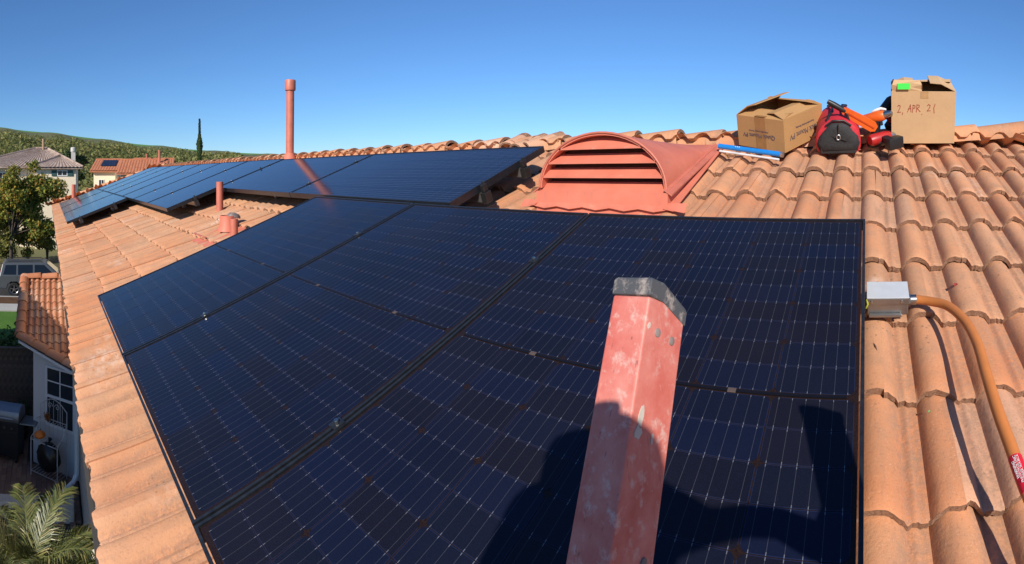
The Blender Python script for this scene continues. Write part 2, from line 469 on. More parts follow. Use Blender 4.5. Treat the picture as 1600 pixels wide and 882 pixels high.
# ridge and hip caps ------------------------------------------------
def cap_mesh(name, seed, L=.40, r0=.112, r1=.094, mats=None):
    r = random.Random(seed); m = MB(); n = 11; vs = []; fs = []
    S = [0, .008, .10, .22, .32, L]
    for j, s in enumerate(S):
        t = s / L
        for i in range(n + 1):
            a = math.pi * (-.06 + 1.12 * i / n); rr = r0 + (r1 - r0) * t - (.004 if j == 0 else 0)
            jit = r.uniform(-.003, .003) if j < 2 else 0
            vs.append((s + jit, rr * math.cos(a), .80 * rr * math.sin(a)))
    for j in range(len(S) - 1):
        for i in range(n): fs.append((j * (n + 1) + i, j * (n + 1) + i + 1, (j + 1) * (n + 1) + i + 1, (j + 1) * (n + 1) + i))
    m.add(vs, fs, 0)
    a = [vs[i] for i in range(n + 1)]; b = [(.004 + r.uniform(0, .003), y * .80, z * .78 - .002) for _, y, z in a]
    m.add(a + b, [(i, i + 1, n + 2 + i, n + 1 + i) for i in range(n)], 1)
    inner = [(s, y * .8, z * .78) for s, y, z in vs]
    m.add(inner, [tuple(reversed(f)) for f in fs], 1)
    e0 = [vs[j * (n + 1)] for j in range(len(S))]; e1 = [vs[j * (n + 1) + n] for j in range(len(S))]
    for e in (e0, e1):
        i_ = [(x, y * .8, z * .78) for x, y, z in e]; k = len(e)
        m.add(e + i_, [(j, j + 1, k + j + 1, k + j) for j in range(k - 1)], 1)
    return m.mesh(name, mats or [M_tile, M_nose], smooth=50)
caps = [cap_mesh('ridge_cap', 60 + i) for i in range(5)]
zr = Z0 + SL * RIDGE_Y
for k, (xa, za, ln) in enumerate(((RX1 + .10, .045, .50), (RX1 - .34, .0, .42))):      # long end caps lifting towards the hip
    o = link('ridge_cap', cap_mesh('ridge_end_cap', 70 + k, ln, .118, .100), roof)
    o.matrix_basis = T(xa, RIDGE_Y - .01, zr - .02 + za) @ RZ(math.pi) @ RY(R(6.5 if k == 0 else 5)) @ RX(.05)
x = RX1 - .70; i = 0
while x > RX0 - .1:
    # the broad nose points to the right, the tail tucks in under the next one
    o = link('ridge_cap', caps[rnd.randrange(5)], roof)
    st = .30 + rnd.uniform(-.02, .02)
    o.matrix_basis = T(x, RIDGE_Y + rnd.uniform(-.012, .012), zr - .034 + rnd.uniform(-.006, .008)) @ RZ(math.pi + rnd.uniform(-.05, .05)) @ RY(R(4.0) + rnd.uniform(-.012, .02)) @ RX(rnd.uniform(-.08, .08))
    x -= st; i += 1
def hip_caps(a, b, skip=0):
    a = Vector(a); b = Vector(b); d = (b - a); Ln = d.length; d.normalize(); k = 0
    q = d.to_track_quat('X', 'Z').to_matrix().to_4x4()
    while k * .31 < Ln - .1:
        o = link('hip_cap', caps[k % 5], roof)
        o.matrix_basis = T(*(a + d * (k * .31))) @ q @ RY(R(3.5)) @ RX(rnd.uniform(-.06, .06)) @ RZ(rnd.uniform(-.03, .03)); k += 1
ze = Z0 + SL * EAVE_Y
hip_caps((EX0 + .05, EAVE_Y + .05, ze + .03), (RX0, RIDGE_Y, zr + .01))
hip_caps((EX1 - .05, EAVE_Y + .05, ze + .03), (RX1 + .12, RIDGE_Y - .1, zr + .02))

# ------------------------------------------------------------------ solar panels
def frame_mb(ww, ll, t=.04, lip=.008):
    m = MB()
    m.box(0, lip, 0, ll, -t, 0); m.box(ww - lip, ww, 0, ll, -t, 0)
    m.box(lip, ww - lip, 0, lip, -t, 0); m.box(lip, ww - lip, ll - lip, ll, -t, 0)
    return m
def cell_mesh():
    c = .0125; x, y = CW / 2, CH / 2
    pts = [(-x, -y), (x, -y)]
    for k in range(4): a = math.pi / 2 * k / 3; pts.append((x - c + c * math.cos(a), y - c + c * math.sin(a)))
    for k in range(4): a = math.pi / 2 + math.pi / 2 * k / 3; pts.append((-x + c + c * math.cos(a), y - c + c * math.sin(a)))
    n = len(pts); m = MB()
    m.add([(px, py, 0) for px, py in pts] + [(px, py, -.0006) for px, py in pts], [tuple(range(n))] + [(i, n + i, n + (i + 1) % n, (i + 1) % n) for i in range(n)])
    return m.mesh('solar_cell', M_cell, fixn=False)
cellm = cell_mesh()
def clamp_mb():
    m = MB(); m.bbox(-.0145, .0145, -.016, .016, -.002, .003, .001, mi=0)
    m.lathe([(.0001, .012), (.0062, .012), (.0068, .011), (.0068, .004)], 6, mi=1); return m
clampm = clamp_mb().mesh('clamp', [M_frame, M_steel], smooth=40)
connm = MB().bbox(-.009, .009, -.006, .006, 0, .002, .0008).mesh('connector', simple('brown_connector', (.11, .075, .06), .5))
LAB = {('near', 0): 'large dark solar panel nearest the ladder, beside the bare tiles',
       ('near', 1): 'dark solar panel in the middle of the near row of three',
       ('near', 2): 'dark solar panel at the eave end of the near row, below the small pipes',
       ('C', 0): 'landscape solar panel next to the louvered roof vent',
       ('C', 1): 'landscape solar panel mirroring the tall salmon vent pipe',
       ('A', 0): 'nearest of three landscape panels low down by the far eave',
       ('A', 1): 'middle one of three landscape panels low down by the far eave',
       ('A', 2): 'farthest of three landscape panels low down by the far eave'}
ORD = ['first', 'second', 'third', 'fourth', 'fifth', 'sixth', 'farthest']
GR = {'near': 'near row of solar panels', 'A': 'lower far row of solar panels', 'B': 'upright far solar panels', 'C': 'upper landscape solar panels'}
cnt = {}
for kd, x0, s0, ww, ll in PANELS:
    i = cnt.get(kd, 0); cnt[kd] = i + 1
    lab = LAB.get((kd, i)) or (ORD[i] + ' upright solar panel of the far row, counted from the small pipes')
    p = thing('solar_panel', lab, 'solar panel', ROOF @ T(x0, s0, PN + rnd.uniform(-.001, .001)), GR[kd])
    frame_mb(ww, ll).build('frame', M_frame, p)
    m = MB(); m.box(.011, ww - .011, .011, ll - .011, -.007, -.0035)
    if kd == 'near':
        m.build('laminate', M_lam, p)
        mx, my = .018, .024; gx = (ww - 2 * mx) / 6; mid = .013
        gy = (ll - 2 * my - mid) / 20
        for r_ in range(20):
            yy = my + (r_ + .5) * gy + (mid if r_ >= 10 else 0)
            for c_ in range(6):
                o = link('solar_cell', cellm, p)
                flip = (r_ % 2 == 0)
                o.matrix_basis = T(mx + (c_ + .5) * gx, yy, -.0028) @ (RZ(math.pi) if flip else Matrix.Identity(4)) @ Matrix.Diagonal((gx * .982 / CW, gy * .975 / CH, 1, 1))
        m2 = MB(); m2.box(.035, ww - .035, ll / 2 - .0035, ll / 2 + .0035, -.0035, -.0012)
        m2.build('centre_strip', simple('black_centre_strip', (.006, .005, .006), .35), p) if i == 0 else link('centre_strip', bpy.data.meshes['centre_strip'], p)
        for q in (.26, .74): link('connector', connm, p, T(ww * q, ll / 2, -.003))
    else:
        o = m.build('laminate', M_far, p)
        if kd in 'AC':
            o.data.transform(RZ(math.pi / 2)); o.matrix_basis = RZ(-math.pi / 2)
    for q in ((.24, .76) if kd in ('near', 'B') else (.22, .78)):
        if not (kd == 'near' and i == 2) and not (kd == 'B' and i == nB - 1) and not (kd in 'A' and i == 2):
            link('clamp', clampm, p, T(-.01, ll * q, 0))
# mounting rails under the rows, with end clamps
def rail(x0, x1, s, label, ends=(True, True), feet=()):
    t = thing('mounting_rail', label, 'rail', ROOF @ T(x0, s, PN - .041), 'mounting rails under the panels')
    L = x1 - x0
    m = MB(); m.box(0, L, -.018, .018, -.055, -.002); m.build('rail_bar', M_alu, t)
    for e, xx in zip(ends, (0, L)):
        if not e: continue
        sg = 1 if xx else -1
        m = MB(); m.bbox(xx - .019, xx + .019, -.024, .024, -.062, .0, .004); m.build('end_cap', M_dalu, t)
        m = MB(); m.bbox(xx - .012, xx + .010, -.017, .017, .001, .043, .004); m.lathe([(.0001, .058), (.008, .058), (.008, .043)], 6, T(xx, 0, 0)); m.build('end_clamp', M_dalu, t)
    n = max(2, int(L / 1.2))
    for k in range(n):
        xx = L * (k + .5) / n
        m = MB(); m.bbox(xx - .02, xx + .02, -.022, .022, -.14, -.056, .003); m.build('stand_off', M_alu, t)
for i, q in enumerate((.22, .80)):
    rail(-3 * PW + .02, -.02, S0 + (S1 - S0) * q, ('lower', 'upper')[i] + ' mounting rail under the near row of panels', (False, False))
sc0, sc1 = pY(1.80), pY(2.60)
for i, q in enumerate((.28, .70)):
    rail(-5.3, -1.83, sc0 + (sc1 - sc0) * q, ('lower', 'upper')[i] + ' mounting rail ending in a dark clamp by the louvered vent', (False, True))
for i, q in enumerate((.22, .78)):
    rail(-5.37 - nB * wB + .05, -5.35, pY(1.245) + (pY(2.62) - pY(1.245)) * q, ('lower', 'upper')[i] + ' mounting rail under the upright far panels', (False, True))
    rail(-8.06 - 3 * 1.71 + .05, -8.04, pY(.29) + (pY(1.235) - pY(.29)) * q, ('lower', 'upper')[i] + ' mounting rail under the landscape panels at the far eave', (False, True))

# ------------------------------------------------------------------ louvered dormer vent
def rp(X, Y, h=0): return Vector((X, Y, Z0 + SL * Y + h))
vx0, vx1, vy0, vy1 = -1.585, -.885, 2.20, 2.95
vent = thing('louvered_roof_vent', 'salmon red half-round louvered vent rising from the tile roof', 'roof vent', T((vx0 + vx1) / 2, vy0, Z0 + SL * vy0))
def vp(o): return world_part(o, vent)
zb = Z0 + SL * vy0 - .01          # foot of the front
zs = -.070                        # springing of the arch
ra = (vx1 - vx0) / 2; xm = (vx0 + vx1) / 2; hz = .272
na = 28
def arch(y, k=1.0, dx=0, grow=0): return [Vector((xm - (ra + grow) * math.cos(math.pi * i / na) * k, y, zs + (hz + grow) * math.sin(math.pi * i / na))) for i in range(na + 1)]
def backline(y, z, g=0): return [Vector((xm - (ra + g) * math.cos(math.pi * i / na), y, z + g)) for i in range(na + 1)]
m = MB(); rings = []
A, B = arch(vy0 - .01), backline(vy1 + .02, .178)
# rounded at the front, flattening out to a straight line at the back
for t in (0, .12, .3, .5, .7, .85, 1):
    rings.append([a.lerp(b, t) for a, b in zip(A, B)])
m.loft(rings, closed=False)
Ai, Bi = arch(vy0 - .01, 1, 0, -.012), [b + Vector((0, 0, -.012)) for b in B]
m.loft([[a.lerp(b, t) for a, b in zip(Ai, Bi)] for t in (0, .5, 1)], closed=False)
m.loft([A, Ai], closed=False)
vp(m.build('hood', M_salmon, smooth=60))
# rolled rim round the arch and the curb that the hood sits on
m = MB(); m.tube(arch(vy0 - .012), .006, 8); vp(m.build('rim', M_salmon_d, smooth=50))
m = MB()
for sx, sg in ((vx0, -1), (vx1, 1)):
    a = [Vector((sx, vy0 - .01, zs)), Vector((sx, vy1 + .02, .178)), Vector((sx, vy1 + .02, Z0 + SL * vy1 - .03)), Vector((sx, vy0 - .01, zb - .03))]
    b = [v + Vector((sg * .012, 0, 0)) for v in a]
    m.add(a + b, [(0, 1, 2, 3), (4, 7, 6, 5), (0, 4, 5, 1), (1, 5, 6, 2), (2, 6, 7, 3), (3, 7, 4, 0)])
m.box(vx0 - .012, vx1 + .012, vy0 - .024, vy0 - .0105, zb - .03, zs - .014)
vp(m.build('curb', M_salmon))
# drip flange along the curb's upper edge
for sx, sg in ((vx0, -1), (vx1, 1)):
    m = MB()
    a = [Vector((sx - sg * .006, vy0 - .03, zs + .004)), Vector((sx - sg * .006, vy1 + .03, .186)), Vector((sx + sg * .034, vy1 + .03, .160)), Vector((sx + sg * .034, vy0 - .03, zs - .022))]
    b = [v + Vector((0, 0, -.007)) for v in a]
    m.add(a + b, [(0, 1, 2, 3), (4, 7, 6, 5), (0, 4, 5, 1), (1, 5, 6, 2), (2, 6, 7, 3), (3, 7, 4, 0)])
    vp(m.build('drip_flange', M_salmon_d))
# base flashing lying on the tiles
m = MB(); nx = 24
g0 = []; g1 = []
for i in range(nx + 1):
    X = vx0 - .10 + (vx1 - vx0 + .2) * i / nx
    g0.append(rp(X, vy0 - .012, .028)); g1.append(rp(X, vy0 - .045, .010 + .006 * math.sin(X * 42)))
m.loft([g0, g1], closed=False); m.loft([[v - Vector((0, 0, .004)) for v in g0], [v - Vector((0, 0, .004)) for v in g1]], closed=False); m.loft([g1, [v - Vector((0, 0, .004)) for v in g1]], closed=False)
for sx, sg in ((vx0, -1), (vx1, 1)):
    a = [rp(sx, vy0 - .05, .022), rp(sx, vy1 + .04, .022), rp(sx + sg * .05, vy1 + .04, .012), rp(sx + sg * .05, vy0 - .05, .012)]
    m.add(a + [v - Vector((0, 0, .004)) for v in a], [(0, 1, 2, 3), (4, 7, 6, 5), (0, 4, 5, 1), (1, 5, 6, 2), (2, 6, 7, 3), (3, 7, 4, 0)])
vp(m.build('flashing', M_salmon))
# louvers, and a back sheet coloured dark for the shade inside
m = MB(); pl = [(v.x, v.z) for v in arch(0, 1, 0, -.014)] + [(vx1 - .014, zs - .02), (vx0 + .014, zs - .02)]
m.prism(pl, vy0 + .075, vy0 + .079); vp(m.build('screen', simple('shade_dark_vent_inside', (.075, .035, .028), .9)))
def half_at(z):
    t = (z - zs) / hz
    return ra * math.sqrt(max(0, 1 - min(1, max(0, t)) ** 2)) - .008
nl = 4; pz = (hz + .008) / nl
for i in range(nl):
    z0_ = zs - .012 + i * pz; z1_ = z0_ + pz * .66
    h0, h1 = half_at(z0_ + .004), half_at(min(z1_, zs + hz - .012))
    if i == nl - 1: h0 = half_at(z0_); h1 = half_at(zs + hz * .955); z1_ = zs + hz * .955
    a = [Vector((xm - h0, vy0 - .006, z0_)), Vector((xm + h0, vy0 - .006, z0_)), Vector((xm + h1, vy0 + .05, z1_)), Vector((xm - h1, vy0 + .05, z1_))]
    b = [v + Vector((0, .004, -.006)) for v in a]
    m = MB(); m.add(a + b, [(0, 1, 2, 3), (4, 7, 6, 5), (0, 4, 5, 1), (1, 5, 6, 2), (2, 6, 7, 3), (3, 7, 4, 0)])
    m.box(xm - h0, xm + h0, vy0 - .010, vy0 - .0062, z0_ - .006, z0_ + .002)
    vp(m.build('louver', M_salmon))

# ------------------------------------------------------------------ vent pipes
def pipe(name, label, X, Y, Rr, ztop, cap=None, flash=True, cat='vent pipe', tilt=0):
    b = rp(X, Y, -.05)
    t = thing(name, label, cat, T(b.x, b.y, b.z) @ RY(tilt), 'pipes standing out of the roof')
    H = ztop - b.z
    m = MB(); m.tube([(0, 0, -.05), (0, 0, H * .5), (0, 0, H)], Rr, 24, caps=False); m.tube([(0, 0, H), (0, 0, H - .1)], Rr * .86, 24, caps=False); m.loft([[(Rr * math.cos(k * math.pi / 12), Rr * math.sin(k * math.pi / 12), H) for k in range(24)], [(Rr * .86 * math.cos(k * math.pi / 12), Rr * .86 * math.sin(k * math.pi / 12), H) for k in range(24)]])
    m.build('pipe', M_salmon_d, t, smooth=40)
    if cap:
        m = MB(); m.lathe([(Rr * 1.02, H - cap), (Rr * 1.32, H - cap), (Rr * 1.36, H - cap * .9), (Rr * 1.36, H - .012), (Rr * 1.25, H + .004), (Rr * .1, H + .008)], 24)
        m.build('cap', M_salmon_d, t, smooth=40)
    if flash:
        m = MB(); m.lathe([(Rr * 1.03, .16), (Rr * 1.25, .14), (Rr * 1.9, .05), (Rr * 2.4, .0)], 20)
        m.build('boot', M_salmon, t, smooth=60)
        sl = MB(); q = 2.6 * Rr
        Mx = RX(PITCH)
        sl.box(-q * 1.5, q * 1.5, -q * 2.2, q * 1.4, .03, .036, Mx); sl.build('flashing', M_salmon, t)
    return t
pipe('vent_pipe', 'tall salmon vent pipe with a collar cap rising against the sky', -6.03, 3.02, .052, 1.215, cap=.13, tilt=R(.8))
pipe('vent_pipe', 'slim salmon pipe standing up in front of the far panels', -5.05, 1.73, .036, -.075, cap=None, flash=False)
pipe('vent_pipe', 'short salmon pipe nearest the front panels edge', -3.80, 1.42, .030, -.345, flash=False)
# squat exhaust vent with a half-round hood, and its flashing sheet
b = rp(-4.08, 1.47, -.03)
t = thing('exhaust_vent', 'squat salmon exhaust vent with open round mouth between the small pipes', 'roof vent', T(b.x, b.y, b.z) @ Matrix.Scale(.78, 4), 'pipes standing out of the roof')
m = MB(); m.lathe([(.115, 0), (.095, .06), (.088, .15), (.088, .165), (.078, .165), (.078, .05)], 24); m.build('body', M_salmon, t, smooth=45)
m = MB(); m.lathe([(.012, .215), (.05, .207), (.072, .185), (.074, .165), (.0, .17)], 24, T(.012, .02, -.015) @ RX(R(-14))); m.build('hood', M_lead, t, smooth=45)
m = MB(); m.box(-.30, .26, -.34, .26, -.004, .002, RX(PITCH)); m.build('flashing', M_salmon, t)
m = MB(); m.box(-.46, -.02, -.26, -.24, .028, .034, RX(PITCH)); m.build('lap_edge', M_salmon_d, t)

# ------------------------------------------------------------------ cardboard boxes, bag and tools
def card_mat(name, c):
    k = N(name); O = k.obj(); s = k.n('SeparateXYZ'); k.l(O, s.inputs[0])
    f = k.noise(O, 7, 4, .6); g = k.noise(O, 240, 2)
    col = k.mix(k.ramp(f, [(.3, 0.), (.8, 1.)]), tuple(x * .86 for x in c), c)
    col = k.mix(k.ramp(g, [(.3, .35), (.6, 0.)]), col, tuple(x * .7 for x in c))
    st = k.n('TexWave'); st.inputs['Scale'].default_value = 40; st.inputs['Distortion'].default_value = 1.2; k.l(O, st.inputs['Vector'])
    col = k.mix(k.math('MULTIPLY', st.outputs[1], .10), col, tuple(x * .75 for x in c))
    k.col(col); k.set(Roughness=.75); k.b.inputs['Specular IOR Level'].default_value = .3
    k.bump(f, .25, .01); return k.m
M_card = card_mat('brown_cardboard', (.47, .26, .105))
M_card2 = card_mat('tan_cardboard', (.60, .39, .21))
M_tape = simple('brown_packing_tape', (.36, .185, .07), .25, var=.1, scale=20)
M_ink = simple('blue_grey_print', (.12, .10, .13), .7)
M_red_ink = simple('red_marker_ink', (.40, .06, .035), .7)
M_green = simple('green_sticker', (.06, .75, .09), .5, var=.03)
def text(body, size, parent, M, mat, name='printed_text'):
    cu = bpy.data.curves.new('t', 'FONT'); cu.body = body; cu.size = size; cu.extrude = .0003; cu.align_x = 'CENTER'
    o = bpy.data.objects.new('t', cu); C.objects.link(o)
    me = bpy.data.meshes.new_from_object(o.evaluated_get(bpy.context.evaluated_depsgraph_get()))
    bpy.data.objects.remove(o); me.materials.clear(); me.materials.append(mat); me.name = name
    return link(name, me, parent, M)
def walls(m, wx, dy, h, t=.005):
    m.box(0, wx, 0, t, 0, h); m.box(0, wx, dy - t, dy, 0, h); m.box(0, t, t, dy - t, 0, h); m.box(wx - t, wx, t, dy - t, 0, h); m.box(t, wx - t, t, dy - t, 0, t)
def flap(parent, w0, w1, d, M, mat, sk=0, t=.004, name='flap'):
    m = MB(); p = [(0, 0), (w0, 0), (w1 + sk, d * .6), (w1 - .01 + sk, d), (w0 - w1 + .01 + sk, d), (w0 - w1 + sk, d * .6)]
    n = len(p); bow = lambda y: .015 * math.sin(min(1, y / d) * math.pi)
    m.add([(x, y, bow(y)) for x, y in p] + [(x, y, bow(y) - t) for x, y in p], [tuple(range(n)), tuple(reversed(range(n, 2 * n)))] + [(i, n + i, n + (i + 1) % n, (i + 1) % n) for i in range(n)])
    return m.build(name, mat, parent, M=M)
UPR = RX(math.pi / 2)             # text standing on a front face
def on_roof(X, Y, rot=0, h=.0): return T(X, Y, Z0 + SL * Y + h) @ RX(PITCH) @ RZ(rot)
# box 1: printed, half open, standing cornerwise
B1 = on_roof(-.45, 2.86, R(-27), .012)
bx1 = thing('cardboard_box', 'brown printed cardboard box with loose flaps, turned corner-on beside the blue tube', 'box', B1, 'cardboard boxes on the roof')
w1, d1, h1 = .335, .40, .185
M0 = T(-w1, .0, 0)
m = MB(); walls(m, w1, d1, h1); m.build('carton', M_card, bx1, M=M0)
flap(bx1, w1, w1 - .012, .13, M0 @ T(0, .002, h1) @ RX(R(6)), M_card)
flap(bx1, w1, w1 - .012, .13, M0 @ T(w1, d1 - .002, h1) @ RZ(math.pi) @ RX(R(20)), M_card)
flap(bx1, d1, d1 - .02, .135, M0 @ T(w1 - .002, .005, h1 + .004) @ RZ(math.pi / 2) @ RX(R(7)), M_card)
flap(bx1, d1, d1 - .02, .135, M0 @ T(.002, d1, h1 + .004) @ RZ(-math.pi / 2) @ RX(R(27)), M_card)
m = MB(); m.box(w1 * .40, w1 * .62, -.0012, -.0002, .0, h1); m.box(w1 * .40, w1 * .62, -.001, .03, h1 + .003, h1 + .0045, T(0, 0, .002))
m.build('tape', M_tape, bx1, M=M0)
text('Quick Mount PV', .034, bx1, M0 @ T(w1 * .47, -.0022, .088) @ UPR @ RZ(math.pi), M_ink)
text('Responsible Rooftop Mounting', .011, bx1, M0 @ T(w1 * .47, -.0022, .108) @ UPR @ RZ(math.pi), M_ink)
text('Quick Mount PV', .046, bx1, M0 @ T(w1 + .0022, d1 * .52, .088) @ RZ(math.pi / 2) @ UPR @ RZ(math.pi), M_ink)
text('Responsible Rooftop Mounting', .015, bx1, M0 @ T(w1 + .0022, d1 * .52, .120) @ RZ(math.pi / 2) @ UPR @ RZ(math.pi), M_ink)
text('PV', .05, bx1, M0 @ T(w1 * .70, .07, h1 + .018) @ RX(R(6)) @ RZ(R(70)), M_ink)
# box 2: taller, square-on, handwritten date
B2 = on_roof(.145, 3.02, R(-2), .010) @ RY(R(-1.2))
bx2 = thing('cardboard_box', 'tan cardboard box with handwritten red date and a green sticker', 'box', B2, 'cardboard boxes on the roof')
w2, d2, h2 = .365, .27, .305
m = MB(); walls(m, w2, d2, h2); m.build('carton', M_card2, bx2)
flap(bx2, w2, w2 - .012, .13, T(w2, d2 - .002, h2) @ RZ(math.pi) @ RX(R(14)), M_card2)
flap(bx2, w2 * .46, w2 * .46, .062, T(.004, .003, h2) @ RX(R(82)), M_card2)
flap(bx2, d2, d2 - .02, .15, T(w2 - .002, .0, h2 + .002) @ RZ(math.pi / 2) @ RX(R(16)), M_card2)
flap(bx2, d2, d2 - .02, .13, T(.002, d2, h2 + .002) @ RZ(-math.pi / 2) @ RX(R(12)), M_card2)
m = MB(); m.box(w2 * .45, w2 * .57, -.0012, -.0002, h2 - .04, h2); m.build('tape', simple('clear_tape', (.50, .30, .14), .2), bx2)
m = MB(); m.box(.03, .10, .012, .045, .0165, .0175); m.build('sticker', M_green, bx2, M=T(.004, .003, h2) @ RX(R(82)))
def strokes(lines, w_, parent, M, mat, name):
    m = MB()
    for ln in lines:
        for (x0, z0_), (x1, z1_) in zip(ln[:-1], ln[1:]):
            a = Vector((x0, 0, z0_)); b = Vector((x1, 0, z1_)); d = (b - a); e = d.normalized() * w_ * .4
            nrm = Vector((-d.z, 0, d.x)).normalized() * w_ / 2; a -= e; b += e
            q = [a - nrm, b - nrm, b + nrm, a + nrm]
            m.add(q + [v + Vector((0, .0006, 0)) for v in q], [(0, 1, 2, 3), (4, 7, 6, 5), (0, 4, 5, 1), (1, 5, 6, 2), (2, 6, 7, 3), (3, 7, 4, 0)])
    return m.build(name, mat, parent, M=M)
HW = [  # 2 , A P R . 2 1
    [(0, .042), (.006, .050), (.014, .046), (.014, .036), (.004, .014), (.0, .008), (.018, .010)], [(.029, .006), (.026, -.006)],
    [(.056, .010), (.072, .052), (.076, .010)], [(.060, .028), (.076, .030)], [(.084, .008), (.088, .050)], [(.086, .050), (.099, .046), (.098, .034), (.087, .030)],
    [(.106, .010), (.110, .052)], [(.108, .052), (.122, .050), (.122, .038), (.110, .032), (.128, .012)], [(.137, -.004), (.139, -.002)],
    [(.168, .046), (.175, .054), (.184, .048), (.182, .036), (.168, .016), (.186, .018)], [(.212, .056), (.205, .034), (.208, .004)]]
for l in HW: strokes([l], .0036, bx2, T(.035, -.0012, h2 * .58), M_red_ink, 'pen_stroke')

# tool bag ----------------------------------------------------------
M_bagb = simple('charcoal_nylon', (.028, .028, .03), .75, var=.2, scale=90, bump=.5)
M_bagr = simple('red_nylon', (.60, .022, .035), .6, var=.15, scale=60, bump=.3)
M_blk = simple('black_plastic', (.015, .015, .016), .45)
M_org = simple('orange_plastic', (.80, .13, .015), .4, var=.08)
M_orgd = simple('dark_orange_plastic', (.55, .07, .01), .45, var=.08)
M_red = simple('red_plastic', (.45, .02, .02), .4)
BG = on_roof(-.155, 2.90, R(4), .004)
bag = thing('tool_bag', 'black and red nylon tool bag with zipped end between the cartons', 'bag', BG)
def bagring(y, k, h, sag=0):
    r_ = random.Random(int(y * 1000)); pts = []
    P = [(-.118, .0), (-.126, .03), (-.124, .075), (-.112, .118), (-.088, .152), (-.05, .176), (0, .186), (.05, .176), (.088, .152), (.112, .118), (.124, .075), (.126, .03), (.118, 0), (.06, -.004), (0, -.004), (-.06, -.004)]
    return [Vector((x * k + r_.uniform(-.003, .003), y, z * h + r_.uniform(-.003, .003))) for x, z in P]
m = MB()
ys = [(0, .88, .93), (.006, .97, .98), (.03, 1, 1), (.12, 1.03, .96), (.22, 1.02, .94), (.32, 1.0, .97), (.37, .97, .95), (.38, .88, .9)]
rings = [bagring(*a) for a in ys]
m.loft(rings, caps=True, mi=0)
o = m.build('body', [M_bagr], bag, smooth=60)
m = MB()                          # black end panel with a fold below the zip
fr_ = [Vector((x, -.004, z)) for x, z in [(-.108, .004), (-.116, .05), (-.108, .088), (-.085, .118), (-.056, .146), (-.034, .168), (.034, .168), (.056, .146), (.085, .118), (.108, .088), (.116, .05), (.108, .004)]]
rows = []
for k, (sc_, yo) in enumerate(((1, .012), (1, -.004), (.82, -.016), (.5, -.022), (.15, -.018))):
    rows.append([Vector((v.x * sc_ + .006 * math.sin(9 * i + k), yo + (.007 * math.sin(i * 2.1 + k * 2.7) if k else 0), .08 + (v.z - .08) * sc_)) for i, v in enumerate(fr_)])
m.loft(rows, caps=True); m.build('end_panel', M_bagb, bag, smooth=70)
m = MB(); m.bbox(-.10, .10, -.012, .02, -.008, .028, .008); m.build('base_panel', M_bagb, bag, smooth=50)
m = MB()
for sg in (-1, 1):
    m.tube([(sg * .06, .03, .165), (sg * .052, .06, .19), (sg * .03, .12, .2), (sg * .03, .26, .2), (sg * .055, .33, .18)], .008, 8)
m.build('handle', M_blk, bag, smooth=50)
m = MB(); m.tube([(0, -.026, .168), (.001, -.028, .14), (0, -.029, .112)], .0035, 6); m.build('zip', M_dalu, bag, smooth=50)
m = MB(); m.tube([(0 + .010 * math.cos(a), -.034, .094 + .014 * math.sin(a)) for a in [k * math.pi / 6 for k in range(13)]], .0028, 6); m.build('zip_pull', M_alu, bag, smooth=50)
m = MB(); m.tube([(-.07, -.002, .15), (-.03, -.006, .18), (.03, -.006, .18), (.07, -.002, .15)], .006, 8); m.build('piping', M_blk, bag, smooth=50)
# orange long-handled cutter lying across the bag
cut = thing('long_handled_cutter', 'orange long-handled cutter with black grip lying over the tool bag', 'hand tool', on_roof(-.20, 2.98, 0, .0))
P0, P1 = Vector((-.015, .0, .270)), Vector((.255, .02, .105))
m = MB(); m.tube([P0, P0.lerp(P1, .12), P0.lerp(P1, .30), P0.lerp(P1, .36)], [.013, .017, .016, .012], 10); m.build('grip', M_blk, cut, smooth=50)
dd = (P1 - P0).normalized(); nn = Vector((dd.z, 0, -dd.x))
m = MB(); hw = .021
q = []
for t_, wdt in ((.30, .015), (.42, .023), (.70, .030), (.93, .030), (1.0, .016)):
    c_ = P0.lerp(P1, t_); q.append([c_ - nn * wdt + Vector((0, -.009, 0)), c_ + nn * wdt + Vector((0, -.009, 0)), c_ + nn * wdt + Vector((0, .009, 0)), c_ - nn * wdt + Vector((0, .009, 0))])
m.loft(q, caps=True); m.build('arm', M_org, cut)
m = MB(); c0, c1 = P0.lerp(P1, .40), P0.lerp(P1, .96)
m.loft([[c_ - nn * .004 + Vector((0, -.0125, 0)), c_ + nn * .004 + Vector((0, -.0125, 0)), c_ + nn * .004 + Vector((0, -.0085, 0)), c_ - nn * .004 + Vector((0, -.0085, 0))] for c_ in (c0, c1)], caps=True); m.build('seam_strip', M_orgd, cut)
# cordless tools heaped behind
def drill(label, Mx, c1, c2, nm='power_drill'):
    t = thing(nm, label, 'power tool', Mx, 'power tools heaped by the cartons')
    m = MB(); m.lathe([(.001, -.09), (.026, -.088), (.033, -.07), (.034, .02), (.028, .05), (.022, .055)], 16, RX(math.pi / 2)); m.build('motor_housing', c1, t, smooth=40)
    m = MB(); m.lathe([(.022, .055), (.022, .075), (.015, .10), (.006, .105), (.001, .105)], 14, RX(math.pi / 2)); m.build('chuck', M_steel, t, smooth=40)
    m = MB(); m.loft([[Vector((x, y, z)) for x, y in ((-.016, yy - .02), (.016, yy - .02), (.018, yy), (.016, yy + .022), (-.016, yy + .022), (-.018, yy))] for z, yy in ((-.02, .0), (-.07, .012), (-.115, .022))], caps=True); m.build('handle', c2, t, smooth=40)
    m = MB(); m.bbox(-.032, .032, -.025, .07, -.165, -.112, .006); m.build('battery', M_blk, t, smooth=40)
    m = MB(); m.bbox(-.006, .006, -.034, -.018, -.055, -.025, .003); m.build('trigger', M_blk, t)
    return t
drill('orange and black cordless drill wedged against the tan carton', on_roof(.055, 2.99, 0, .17) @ RZ(R(70)) @ RX(R(-20)) @ RY(R(25)), M_org, M_blk)
